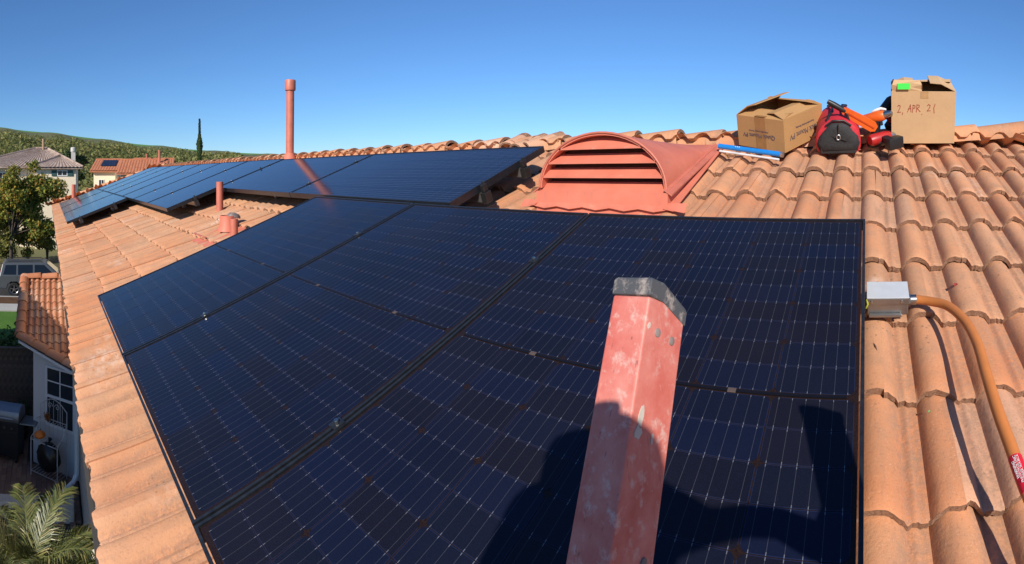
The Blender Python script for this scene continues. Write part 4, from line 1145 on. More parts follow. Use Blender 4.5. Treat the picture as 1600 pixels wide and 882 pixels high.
def ribbed(mb, a, b, c, d, pitch=.32, h=.05, mi=0):
    # a roof slope a-b (eave) to d-c (top) laid with rounded tile rows running up it
    a, b, c, d = map(Vector, (a, b, c, d)); L = (b - a).length; n = max(2, int(L / pitch)); nrm = (b - a).cross(d - a).normalized()
    if nrm.z < 0: nrm = -nrm
    lo = []; hi = []
    for i in range(n * 4 + 1):
        t = i / (n * 4); w_ = abs(math.sin(math.pi * i / 4)); off = nrm * (h * w_)
        lo.append(a.lerp(b, t) + off); hi.append(d.lerp(c, t) + off * (1 if (c - d).length > .3 else .2))
    mb.loft([lo, hi], closed=False, mi=mi)
def hip_roof(x0, x1, y0, y1, ze, zr_, ry0, ry1, xr):
    m = MB(); A = (x1, y0, ze); B = (x1, y1, ze); Cc = (x0, y1, ze); D_ = (x0, y0, ze); r0 = (xr, ry0, zr_); r1 = (xr, ry1, zr_)
    for q in ((A, B, r1, r0), (B, Cc, r1, r1), (Cc, D_, r0, r1), (D_, A, r0, r0)): ribbed(m, *q)
    m.add([(x, y, ze - .14) for x, y, _ in (A, B, Cc, D_)] + [(x, y, ze + .01) for x, y, _ in (A, B, Cc, D_)], [(0, 1, 2, 3), (0, 1, 5, 4), (1, 2, 6, 5), (2, 3, 7, 6), (3, 0, 4, 7)])
    for p_, q_ in ((A, r0), (B, r1), (r0, r1)): m.tube([Vector(p_) + Vector((0, 0, .05)), Vector(q_) + Vector((0, 0, .06))], .11, 6)
    return m
def win(root, X, y0, y1, z0_, z1_, mull=1, shut=False, name='window'):
    m = MB(); f = .07
    m.box(X, X + .05, y0, y1, z0_, z0_ + f); m.box(X, X + .05, y0, y1, z1_ - f, z1_); m.box(X, X + .05, y0, y0 + f, z0_ + f, z1_ - f); m.box(X, X + .05, y1 - f, y1, z0_ + f, z1_ - f)
    for k in range(mull):
        yy = y0 + (y1 - y0) * (k + 1) / (mull + 1); m.box(X, X + .045, yy - .03, yy + .03, z0_ + f, z1_ - f)
    wn = world_part(m.build(name, white_paint), root)
    MB().box(X + .006, X + .012, y0 + f, y1 - f, z0_ + f, z1_ - f).build('pane', M_glass, wn)
    if shut:
        for a, b in ((y0 - .48, y0 - .03), (y1 + .03, y1 + .48)):
            m = MB(); m.box(X, X + .05, a, b, z0_, z1_)
            for k in range(8): zz_ = z0_ + (z1_ - z0_) * (k + .5) / 8; m.box(X + .05, X + .065, a + .05, b - .05, zz_ - .02, zz_ + .03)
            world_part(m.build('shutter', M_shut), root)
h1 = thing('house', 'cream two-storey house with grey hipped tile roof and green shutters', 'house', T(-49.5, -2, GROUND), 'houses across the street')
m = MB(); m.box(-53.5, -46.0, -7.0, 2.5, GROUND, .68); world_part(m.build('wall', M_cream), h1)
rf = world_part(hip_roof(-54.2, -45.3, -7.7, 3.0, .70, 2.5, -1.5, -.4, -50).build('roof', M_rgrey, smooth=40), h1)
m = MB()                          # lower front hip over the bay
Aa, Bb, Pk = (-44.7, -1.5, .62), (-44.7, 3.2, .62), (-47.4, 1.1, 1.72)
ribbed(m, Aa, Bb, Pk, Pk); ribbed(m, Bb, (-48, 3.2, .75), Pk, Pk); ribbed(m, (-48, -1.5, .75), Aa, Pk, Pk)
m.box(-46, -44.8, -1.4, 3.1, .46, .61)
for q in (Aa, Bb): m.tube([Vector(q) + Vector((0, 0, .05)), Vector(Pk) + Vector((0, 0, .05))], .1, 6)
world_part(m.build('bay_roof', M_rgrey, smooth=40), h1)
m = MB(); m.box(-45.98, -45.2, -1.0, 2.55, GROUND, .45); world_part(m.build('bay_wall', M_cream), h1)
win(h1, -45.19, .93, 1.83, -.14, .36, 1, True)
win(h1, -45.19, .7, 1.7, -3.6, -2.5, 1); win(h1, -45.99, -4.6, -3.4, -1.1, .2, 1); win(h1, -45.99, -5.2, -2.6, -4.6, -2.9, 2)
m = MB(); m.box(-50.3, -49.8, 1.95, 2.35, .9, 2.1); m.lathe([(.18, 2.1), (.26, 2.2), (.26, 2.55), (.2, 2.6), (.0, 2.62)], 12, T(-50.05, 2.15, 0))
world_part(m.build('chimney', simple('pale_chimney', (.66, .62, .56), .8)), h1)
m = MB(); m.tube([(-49.6, -.7, 2.2), (-49.6, -.7, 3.4)], .11, 10); world_part(m.build('vent_pipe', simple('tan_pipe', (.45, .27, .17), .7)), h1)
m = MB(); m.box(-44.9, -44.86, -5.8, -5.2, .1, .6); world_part(m.build('gable_patch', white_paint), h1)
def gable_house(label, X, dX, y0, y1, ze, zr_, gm, wins=(), pipe_at=None, panel=None):
    h = thing('house', label, 'house', T(X - dX / 2, (y0 + y1) / 2, GROUND + 2), 'houses across the street')
    m = MB(); xr = X - dX / 2
    m.box(X - dX, X, y0, y1, GROUND, ze); m.add([(X, y0, ze), (X - dX, y0, ze), (xr, y0, zr_ - .1), (X, y1, ze), (X - dX, y1, ze), (xr, y1, zr_ - .1)], [(0, 1, 2), (3, 5, 4)])
    world_part(m.build('wall', M_cream), h)
    m = MB(); ov = .5; e = (zr_ - ze) / (dX / 2) * ov
    for sgn, xa in ((1, X + ov), (-1, X - dX - ov)):
        ribbed(m, (xa, y0 - .4, ze - e + .12), (xa, y1 + .4, ze - e + .12), (xr, y1 + .4, zr_ + .12), (xr, y0 - .4, zr_ + .12))
        q = [Vector((xa, y0 - .4, ze - e + .05)), Vector((xa, y1 + .4, ze - e + .05)), Vector((xr, y1 + .4, zr_ + .05)), Vector((xr, y0 - .4, zr_ + .05))]
        m.add(q + [v - Vector((0, 0, .12)) for v in q], [(0, 1, 2, 3), (4, 7, 6, 5), (0, 4, 5, 1), (1, 5, 6, 2), (3, 7, 4, 0)])
    m.tube([(xr, y0 - .4, zr_ + .15), (xr, y1 + .4, zr_ + .15)], .12, 8)
    rr = world_part(m.build('roof', gm, smooth=40), h)
    for a in wins: win(h, *a)
    if pipe_at: world_part(MB().tube([(xr + .8, pipe_at[0], zr_ - .4), (xr + .8, pipe_at[0], pipe_at[1])], .13, 10).build('vent_pipe', M_salmon_d), h)
    if panel:
        ya, yb = panel; u0, u1 = .25, .85; q = []
        for yy, uu in ((ya, u0), (yb, u0), (yb, u1), (ya, u1)): q.append(Vector((X + (xr - X) * uu, yy, ze + (zr_ - ze) * uu + .25)))
        world_part(MB().add(q + [v - Vector((0, 0, .05)) for v in q], [(0, 1, 2, 3), (4, 7, 6, 5), (0, 4, 5, 1), (1, 5, 6, 2), (2, 6, 7, 3), (3, 7, 4, 0)]).build('solar_array', M_far), h)
    return h
gable_house('cream house with dark panels on its red roof, below the hillside', -62, 7, 5.6, 8.2, .5, 1.75, M_rred, ((-61.98, 6.2, 6.9, -1.6, -.6),), None, (6.3, 8.1))
gable_house('cream house with plain red tile roof beyond the far panels', -56, 6, 7.9, 12.6, .25, 1.55, M_rred, ((-55.98, 9.5, 10.3, -1.8, -.8),), (12.0, 2.75))
gable_house('distant low house with red roof and grey panels behind the ridge end', -76, 8, 13.0, 18.5, 1.0, 2.35, M_rred, ((-75.98, 14, 15, -1.2, -.2),), (14.6, 3.2), (13.6, 16.5))

for h_ in [o for o in C.objects if o.get('group') == 'houses across the street']:    # fronts turned a little to catch more sun on the walls
    p_ = h_.matrix_basis.translation.copy(); pv = T(-46.5 if p_.y < 0 else p_.x + 3, p_.y + (3 if p_.y < 0 else 0), 0)
    h_.matrix_basis = pv @ RZ(R(-5 if p_.y < 0 else -16)) @ pv.inverted() @ h_.matrix_basis
# neighbour's house on this side of the street (outside the picture; it shades the patio)
nb = thing('house', 'plain neighbouring house behind the photographer that shades the patio', 'house', T(-12.5, -8.5, GROUND))
m = MB(); m.box(-16.9, -5.2, -13, -5.4, GROUND, -.55); world_part(m.build('wall', stucco), nb)
m = MB(); A, B, Cc, D_ = (-17.3, -5.0, -.5), (-4.8, -5.0, -.5), (-4.8, -13.4, -.5), (-17.3, -13.4, -.5)
r0, r1 = (-13.4, -9.2, .72), (-8.7, -9.2, .72)
for q in ((A, B, r1, r0), (B, Cc, r1, r1), (Cc, D_, r0, r1), (D_, A, r0, r0)): ribbed(m, *q)
m.box(-17.3, -4.8, -13.4, -5.0, -.68, -.52); world_part(m.build('roof', M_rred, smooth=40), nb)
for a in ((-15.5, -14), (-11, -9)):
    m = MB(); m.box(a[0], a[1], -5.398, -5.35, -3.2, -2.0); world_part(m.build('window', M_glass), nb)

# ------------------------------------------------------------------ wing with its small tiled roof, on the left
WO = Vector((-11.2, 0, -4.04))
WM = T(*WO) @ RZ(math.pi / 2) @ RX(PITCH)     # local x = world Y, local y = up the slope (away), z off the roof
wing = thing('house_wing', 'low stucco wing with small tiled roof and white window beyond the eave', 'house wing', T(-12.8, .1, GROUND))
def ylow(x): return (.445 - x) * .846
YT = (14.34 - 11.2) / CP; XL, XR = -.64, .72
m = MB(); q = [WM @ Vector(v) for v in ((XL, ylow(XL), -.09), (XR, ylow(XR), -.09), (XR, YT, -.09), (XL, YT, -.09))]
m.add(q + [v - Vector((0, 0, .12)) for v in q], [(0, 1, 2, 3), (4, 7, 6, 5), (0, 4, 5, 1), (1, 5, 6, 2), (2, 6, 7, 3), (3, 7, 4, 0)])
wroof = world_part(m.build('roof', M_deck), wing)
vw = [tile_mesh('roof_tile', 31 + i, [M_tile_wing, M_nose]) for i in range(2)]
nrm_edge = Vector((-.846, -1, 0)).normalized()
for j in range(13):
    s_ = -.25 + j * EXPO
    if s_ > YT - .1: break
    x = XL - .75 + (j % 2) * PB
    while x < XR:
        if x + 2.58 * PB > XL + .02 and x + .58 * PB < XR:
            corners = [(x + .58 * PB, s_), (x + 2.58 * PB, s_), (x + .58 * PB, s_ + .37), (x + 2.58 * PB, s_ + .37)]
            ins = [cy > ylow(cx) + .03 and cx > XL + .02 for cx, cy in corners]
            if any(ins):
                me = vw[rnd.randrange(2)]
                if not all(ins):
                    me = me.copy(); bm = bmesh.new(); bm.from_mesh(me)
                    # outward side of the raking cut is thrown away
                    p0_ = Vector((0 - x, ylow(0) + .03 - s_, 0))
                    bmesh.ops.bisect_plane(bm, geom=bm.verts[:] + bm.edges[:] + bm.faces[:], plane_co=p0_, plane_no=nrm_edge, clear_outer=True)
                    bmesh.ops.bisect_plane(bm, geom=bm.verts[:] + bm.edges[:] + bm.faces[:], plane_co=(XL + .02 - x, 0, 0), plane_no=(-1, 0, 0), clear_outer=True)
                    bm.to_mesh(me); bm.free()
                if len(me.polygons):
                    link('roof_tile', me, wroof, WM @ T(x, s_, rnd.uniform(-.002, .002)))
        x += 2 * PB
wcaps = [cap_mesh('edge_cap', 80 + i, .47, .130, .114, [M_tile_wing, M_nose]) for i in range(3)]
def cap_line(a, b, st=.40):
    a = Vector(a); b = Vector(b); d = b - a; L = d.length; d.normalize(); n = max(1, round(L / st)); q = d.to_track_quat('X', 'Z').to_matrix().to_4x4()
    for k in range(n):
        link('edge_cap', wcaps[k % 3], wroof, T(*(a + d * (L * k / n))) @ q @ RY(R(3)) @ RX(rnd.uniform(-.05, .05)))
wl = lambda x, y, z=0: WM @ Vector((x, y, z))
cap_line(wl(XL, ylow(XL), -.01), wl(XL, YT, -.01)); cap_line(wl(XR, ylow(XR), -.01), wl(XL, ylow(XL), -.01)); cap_line(wl(XR, YT, .0), wl(XL, YT, .0))
M_stw = simple('white_stucco', (.66, .65, .62), .9, var=.06, scale=50, bump=.3)
Bq, Cq = wl(XL, ylow(XL)), wl(XR, ylow(XR))
e_ = Vector((Cq.x - Bq.x, Cq.y - Bq.y, 0)).normalized(); nw = Vector((e_.y, -e_.x, 0))
w0 = Vector((Bq.x, Bq.y, 0)) + e_ * .30 - nw * .12
wlen = (Vector((Cq.x, Cq.y, 0)) - Vector((Bq.x, Bq.y, 0))).length + .3
def wpt(s_, z, o=0): return Vector((w0.x, w0.y, 0)) + e_ * s_ + nw * o + Vector((0, 0, z))
zt = lambda P: WO.z + SL * (WO.x - P.x) - .24
m = MB(); a, b = wpt(0, 0), wpt(wlen, 0)
q = [Vector((a.x, a.y, GROUND)), Vector((b.x, b.y, GROUND)), Vector((b.x, b.y, zt(b))), Vector((a.x, a.y, zt(a)))]
m.add(q + [v - nw * .15 for v in q], [(0, 1, 2, 3), (4, 7, 6, 5), (0, 4, 5, 1), (1, 5, 6, 2), (2, 6, 7, 3), (3, 7, 4, 0)])
c_ = Vector((-14.2, a.y + .0, 0)); q = [Vector((a.x - .02, a.y + .004, GROUND)), Vector((c_.x, c_.y, GROUND)), Vector((c_.x, c_.y, zt(c_))), Vector((a.x - .02, a.y + .004, zt(a)))]
m.add(q + [v + Vector((0, .15, 0)) for v in q], [(0, 1, 2, 3), (4, 7, 6, 5), (0, 4, 5, 1), (1, 5, 6, 2), (2, 6, 7, 3), (3, 7, 4, 0)])
world_part(m.build('wall', M_stw), wing)
m = MB(); a, b = Bq - Vector((0, 0, .12)) + nw * .06, Cq - Vector((0, 0, .12)) + nw * .06
m.add([a, b, b - Vector((0, 0, .06)), a - Vector((0, 0, .06)), a - nw * .03, b - nw * .03, b - nw * .03 - Vector((0, 0, .06)), a - nw * .03 - Vector((0, 0, .06))], [(0, 1, 2, 3), (4, 7, 6, 5), (0, 4, 5, 1), (1, 5, 6, 2), (2, 6, 7, 3), (3, 7, 4, 0)])
world_part(m.build('fascia', white_paint), wing)
# double-hung window with small panes
WMx = Matrix((( e_.x, -nw.x, 0, 0), (e_.y, -nw.y, 0, 0), (0, 0, 1, 0), (0, 0, 0, 1)))
wx0, wx1, wz0, wz1 = .37, 1.18, -5.62, -4.28
WB = T(w0.x, w0.y, 0) @ WMx
m = MB(); f = .05
m.box(wx0, wx1, -.03, .02, wz0, wz0 + f); m.box(wx0, wx1, -.03, .02, wz1 - f, wz1); m.box(wx0, wx0 + f, -.03, .02, wz0 + f, wz1 - f); m.box(wx1 - f, wx1, -.03, .02, wz0 + f, wz1 - f)
zmid = (wz0 + wz1) / 2; m.box(wx0 + f, wx1 - f, -.025, .02, zmid - .03, zmid + .03)
xmid = (wx0 + wx1) / 2; m.box(xmid - .012, xmid + .012, -.02, .01, zmid + .03, wz1 - f); m.box(wx0 + f, xmid - .012, -.02, .01, (zmid + wz1) / 2 - .012, (zmid + wz1) / 2 + .012); m.box(xmid + .012, wx1 - f, -.02, .01, (zmid + wz1) / 2 - .012, (zmid + wz1) / 2 + .012)
wn = world_part(m.build('window', white_paint, M=WB), wing)
for (xa, xb) in ((wx0 + f, xmid - .012), (xmid + .012, wx1 - f)):
    for (za, zb_) in ((wz0 + f, zmid - .03), (zmid + .03, (zmid + wz1) / 2 - .012), ((zmid + wz1) / 2 + .012, wz1 - f)):
        MB().box(xa, xb, -.012, -.006, za, zb_).build('pane', M_glass, wn)
# downspout of the main house with its kick-out
dsp = [Vector((-10.7, .60, -1.25)), Vector((-10.7, .60, -6.15)), Vector((-10.65, .52, -6.30)), Vector((-10.45, .22, -6.46))]
world_part(MB().tube(dsp, .05, 8).build('downspout', white_paint), house)

# ------------------------------------------------------------------ patio and what stands on it
pat = sheet('patio', -14.15, -4.0, -4.8, .66, GROUND + .004, simple('patio_sand_bed', (.09, .07, .055), .95))
M_pav = []
for i, c in enumerate(((.24, .15, .11), (.20, .125, .095), (.28, .18, .13))): M_pav.append(simple('paver_%s' % 'abc'[i], c, .9, var=.15, scale=40, bump=.3))
pm = [MB().bbox(0, .215, 0, .105, .0, .045, .006).mesh('paver', mt_) for mt_ in M_pav]
n = 0
for i in range(15):
    for j in range(19):
        X = -13.1 + i * .22 + (j % 2) * .11; Y = -1.45 + j * .11
        if (Vector((X, Y, 0)) - Vector((w0.x, w0.y, 0))).dot(nw) < .02 and Y > -.5: continue
        link('paver', pm[rnd.randrange(3)], pat, T(X, Y, GROUND + .006 + rnd.uniform(-.002, .002)) @ RZ(rnd.uniform(-.01, .01)))
t = tag(MB().bbox(-10.05, -9.8, -2.5, .5, GROUND + .01, GROUND + .42, .02).build('planter_wall', M_walk), 'low pale planter wall between the patio and the palm', 'wall')
# fence of vertical boards
fen = thing('fence', 'brown vertical board fence behind the grill', 'fence', T(-13.7, -2, GROUND))
M_fen = simple('weathered_brown_board', (.16, .115, .085), .9, var=.25, scale=9, bump=.4)
fb = MB().bbox(0, .02, 0, .138, 0, 2.0, .004).mesh('board', M_fen)
for k in range(26): world_part(link('board', fb, None, T(-13.7 + rnd.uniform(-.004, .004), -.36 - .142 * (k + 1), GROUND + .02) @ RX(rnd.uniform(-.004, .004))), fen)
world_part(MB().bbox(-13.72, -13.60, -4.4, -.34, GROUND + 2.02, GROUND + 2.06, .005).build('cap_rail', M_fen), fen)
for yy in (-.40, -2.4, -4.3): world_part(MB().bbox(-13.83, -13.72, yy - .05, yy + .05, GROUND, GROUND + 2.01, .005).build('post', M_fen), fen)
# hedge beyond
m = MB(); r = random.Random(21)
for k in range(46): leaves(m, (-15.9 + r.uniform(-.7, .7), -3.4 + r.uniform(-2, 3.4), GROUND + r.uniform(.5, 1.55)), (.55, .6, .5), 110, .07, r)
hd = thing('hedge', 'dark shaded hedge between the fence and the lawn', 'hedge', T(-15.9, -2, GROUND))
world_part(m.build('foliage', L_grn, fixn=False), hd)
m = MB()
for k in range(8): m.tube([(-15.9 + r.uniform(-.6, .6), -4.5 + k * .65, GROUND), (-15.9 + r.uniform(-.6, .6), -4.5 + k * .65 + .1, GROUND + 1.3)], [.04, .015], 6)
world_part(m.build('stems', M_bark), hd); 
# barbecue grill
GM = T(-12.1, -1.0, GROUND + .05) @ RZ(R(75))
gl = thing('barbecue_grill', 'silver and black barbecue grill with closed lid by the fence', 'grill', GM)
m = MB(); P = [(-.26, 0), (-.27, .10), (-.22, .22), (-.10, .30), (.06, .31), (.20, .24), (.26, .10), (.26, 0)]
m.prism([(y, z) for y, z in P], -.42, .42, RZ(math.pi / 2) @ T(0, 0, .92)); m.build('lid', simple('brushed_steel_lid', (.30, .29, .30), .35, .8), gl, smooth=30)
MB().bbox(-.42, .42, -.27, .27, .70, .915, .015).build('firebox', M_blk, gl)
MB().bbox(-.40, .40, -.25, .25, .12, .69, .01).build('cabinet', M_blk, gl)
MB().tube([(-.3, -.31, 1.02), (.3, -.31, 1.02)], .014, 8).build('handle', M_alu, gl, smooth=40)
for sg in (-1, 1): MB().bbox(sg * .62 - .19, sg * .62 + .19, -.22, .22, .88, .91, .008).build('side_shelf', M_galv, gl)
for sx in (-.35, .35):
    for sy in (-.2, .2): MB().tube([(sx - .02, sy, .06), (sx + .02, sy, .06)], .06, 12).build('wheel', M_blk, gl, smooth=40)
for k in range(4): MB().tube([(-.27 + .18 * k, -.27, .80), (-.27 + .18 * k, -.30, .80)], .022, 10).build('knob', M_galv, gl, smooth=40)
# baker's rack
RM = T(*(wpt(.70, 0, .32) + Vector((0, 0, GROUND + .05)))) @ WMx
rk = thing('bakers_rack', 'white wire shelf rack with scrolled arched back under the wing window', 'rack', RM)
M_wire = simple('white_painted_wire', (.55, .54, .52), .5)
HW2, DP = .36, .17
for sx in (-HW2, HW2):
    MB().tube([(sx, DP, 0), (sx, DP, 1.42)], .011, 8).build('post', M_wire, rk, smooth=40)
    MB().tube([(sx, -DP, 0), (sx, -DP, .82)], .011, 8).build('post', M_wire, rk, smooth=40)
    MB().tube([(sx, -DP, .82), (sx, -.02, .90), (sx, .1, 1.02), (sx, DP, 1.22)], .008, 8).build('side_scroll', M_wire, rk, smooth=40)
for z in (.10, .78, 1.16):
    y0_ = -DP if z < 1 else .02
    m = MB(); m.tube([(-HW2, y0_, z), (HW2, y0_, z), (HW2, DP, z), (-HW2, DP, z), (-HW2, y0_, z)], .008, 6)
    for k in range(1, 9): xx_ = -HW2 + 2 * HW2 * k / 9; m.tube([(xx_, y0_, z), (xx_, DP, z)], .005, 5)
    m.build('shelf', M_wire, rk, smooth=40)
m = MB(); m.tube([(-HW2 + .72 * k / 16, DP, 1.42 + .20 * math.sin(math.pi * k / 16) ** 1.0 * (1 if 1 else 0)) for k in range(17)], .010, 8); m.build('top_arch', M_wire, rk, smooth=40)
for cx_ in (-.10, .10):
    m = MB(); m.tube([(cx_ + (.075 - .004 * k) * math.cos(k * .5) * (1 if cx_ < 0 else -1), DP, 1.46 + (.075 - .004 * k) * math.sin(k * .5)) for k in range(17)], .006, 6); m.build('scroll', M_wire, rk, smooth=40)
for k in range(1, 6):
    xx_ = -HW2 + 2 * HW2 * k / 6; MB().tube([(xx_, DP, .78), (xx_, DP, 1.42 + .17 * math.sin(math.pi * k / 6))], .005, 6).build('back_wire', M_wire, rk, smooth=40)
MB().tube([(.20 + .055 * math.cos(a), -DP - .01, .36 + .055 * math.sin(a)) for a in [k * math.pi / 8 for k in range(17)]], .008, 6).build('ring', M_wire, rk, smooth=40)
def on_rack(x, y, z): return RM @ T(x, y, z)
# pumpkin
pk = thing('pumpkin', 'small orange pumpkin on the white wire rack', 'pumpkin', on_rack(-.20, -.06, .79))
m = MB(); rings = []
for k in range(11):
    ph = math.pi * k / 10
    rings.append([Vector(((.115 * math.sin(ph) + .004) * (1 + .07 * abs(math.sin(4 * a))) * math.cos(a), (.115 * math.sin(ph) + .004) * (1 + .07 * abs(math.sin(4 * a))) * math.sin(a), .085 - .085 * math.cos(ph) * (1 - .12 * math.sin(ph)))) for a in [2 * math.pi * i / 24 for i in range(24)]])
m.loft(rings); m.build('shell', simple('orange_pumpkin', (.75, .20, .02), .5), pk, smooth=60)
MB().tube([(0, 0, .165), (.01, 0, .20), (.025, .005, .22)], [.014, .011, .012], 7).build('stalk', simple('dry_stalk', (.25, .18, .08), .9), pk)
# black rubbish bag on the rack's shelf
m = MB(); r = random.Random(33); rings = []
for k in range(15):
    ph = math.pi * k / 14
    rings.append([Vector(((.27 * math.sin(ph) ** .8 + .004) * (1 + .10 * math.sin(5 * a + k) + .05 * math.sin(11 * a - k * 1.7)) * math.cos(a), (.19 * math.sin(ph) ** .8 + .004) * (1 + .10 * math.sin(4 * a + k * .7)) * math.sin(a), .30 - .30 * math.cos(ph))) for a in [2 * math.pi * i / 26 for i in range(26)]])
m.loft(rings); bgx = thing('black_bag', 'bulging black plastic bag resting on the wire rack', 'bag', on_rack(.08, -.10, .20))
m.build('sack', simple('black_polythene', (.012, .012, .012), .35), bgx, smooth=60)
MB().tube([(0, 0, .59), (.01, .0, .64), (.03, .01, .70)], [.03, .02, .05], 9).build('knot', bpy.data.materials['black_polythene'], bgx, smooth=60)
# dried leaf posy
m = MB(); r = random.Random(41); leaves(m, (0, 0, .09), (.10, .06, .09), 70, .035, r)
lp = thing('leaf_posy', 'little bunch of dry brown leaves on the upper rack shelf', 'decoration', on_rack(-.10, .08, 1.165))
m.build('leaves', leaf_mat('dry_leaves', [(0, (.25, .08, .02)), (.6, (.35, .17, .04)), (1, (.30, .05, .02))]), lp, fixn=False)
MB().tube([(0, 0, 0), (0, .005, .08)], .006, 6).build('stem', M_bark, lp)
# potted dark shrub beside the fence
pt = thing('potted_shrub', 'dark potted shrub between the grill and the wing wall', 'plant', T(-12.95, -.62, GROUND + .05))
MB().lathe([(.10, 0), (.16, .26), (.175, .28), (.175, .30), (.15, .30), (.14, .25)], 18).build('pot', simple('dark_pot', (.05, .03, .025), .6), pt, smooth=40)
m = MB(); leaves(m, (0, 0, .62), (.24, .24, .36), 420, .04, random.Random(44)); m.build('foliage', L_cyp, pt, fixn=False)

# palm in the near left corner
pb = at(46, 930, 5.6)
pal = thing('palm', 'feathery olive green palm below the eave in the near corner', 'palm', T(pb.x, pb.y, GROUND))
Hp = pb.z - GROUND
MB().tube([(0, 0, 0), (.02, 0, Hp * .5), (0, 0, Hp)], [.10, .085, .10], 12).build('trunk', M_bark, pal, smooth=50)
k = N('palm_leaf'); c = k.ramp(k.n('NewGeometry').outputs['Random Per Island'], [(0, (.05, .068, .018)), (.5, (.10, .115, .03)), (.85, (.16, .155, .045)), (1, (.24, .19, .075))]); k.col(c); k.set(Roughness=.45); M_palm = k.m
def frond(az, el, Ln, seed):
    r = random.Random(seed); m = MB(); pts = []; p = Vector((0, 0, 0)); e = el
    for q in range(15):
        pts.append(p.copy()); p = p + Vector((math.cos(e) * math.cos(az), math.cos(e) * math.sin(az), math.sin(e))) * (Ln / 14); e -= .085 + .035 * (q / 14)
    m.tube(pts, [.010 * (1 - q / 18) for q in range(15)], 5)
    for q in range(66):
        t_ = .10 + .9 * q / 65; i_ = min(13, int(t_ * 14)); f_ = t_ * 14 - i_; b = pts[i_].lerp(pts[i_ + 1], min(1, f_)); tg = (pts[i_ + 1] - pts[i_]).normalized()
        sd_ = tg.cross(Vector((0, 0, 1))).normalized(); up_ = sd_.cross(tg)
        ll = Ln * .36 * (1 - .55 * abs(t_ - .35) / .65) * r.uniform(.85, 1.1)
        for sg in (-1, 1):
            d = (sd_ * sg * .72 + tg * .75 + up_ * .26 + rv(r) * .16).normalized(); wv = d.cross(up_).normalized() * .0062; b2 = b + d * ll * .55 - Vector((0, 0, .02)); tip = b + d * ll - Vector((0, 0, r.uniform(.07, .16) * ll / .3))
            m.add([b - wv * .6, b + wv * .6, b2 + wv, tip, b2 - wv], [(0, 1, 2, 3, 4)])
    return m
r = random.Random(55)
for i in range(30):
    az = 2.4 * i + r.uniform(-.2, .2); el = R(86 - 58 * (i / 29)) + r.uniform(-.06, .06)
    frond(az, el, r.uniform(.95, 1.25), 100 + i).build('frond', M_palm, pal, M=T(0, 0, Hp - .03), fixn=False)

# ------------------------------------------------------------------ parked vehicle
SM = T(-29.15, at(22, 462, 28.3).y + 1.33, GROUND - .02) @ RZ(math.pi / 2)      # local x = forward (world +Y), near side = local -y
suv = thing('parked_suv', 'grey four-door sport utility vehicle parked at the kerb under the tree', 'car', SM)
M_car = simple('grey_car_paint', (.10, .11, .12), .3, .15, .05, 3)
M_tyre = simple('tyre_rubber', (.02, .02, .02), .8); M_rim = simple('alloy_rim', (.5, .5, .5), .3, .9)
prf = [(-2.25, .45), (-2.28, .75), (-2.24, 1.02), (-2.12, 1.10), (-1.98, 1.72), (-1.85, 1.78), (.25, 1.80), (.42, 1.77), (1.12, 1.16), (2.05, 1.06), (2.22, .95), (2.28, .6), (2.22, .42), (1.78, .40), (1.70, .66), (1.52, .78), (1.28, .78), (1.10, .66), (1.02, .38), (-.92, .38), (-1.0, .66), (-1.18, .78), (-1.48, .78), (-1.66, .66), (-1.74, .40)]
m = MB()
def wy(z): return .90 if z < 1.08 else .90 - (z - 1.08) * .26
n = len(prf); L_ = [Vector((x, -wy(z), z)) for x, z in prf]; R_ = [Vector((x, wy(z), z)) for x, z in prf]
m.add(L_ + R_, [tuple(range(n)), tuple(reversed(range(n, 2 * n)))] + [(i, n + i, n + (i + 1) % n, (i + 1) % n) for i in range(n)])
o = m.build('body', M_car, suv); bv = o.modifiers.new('bevel', 'BEVEL'); bv.width = .035; bv.segments = 2; bv.limit_method = 'ANGLE'; bv.angle_limit = R(25)
M_cglass = simple('tinted_glass', (.01, .012, .014), .05)
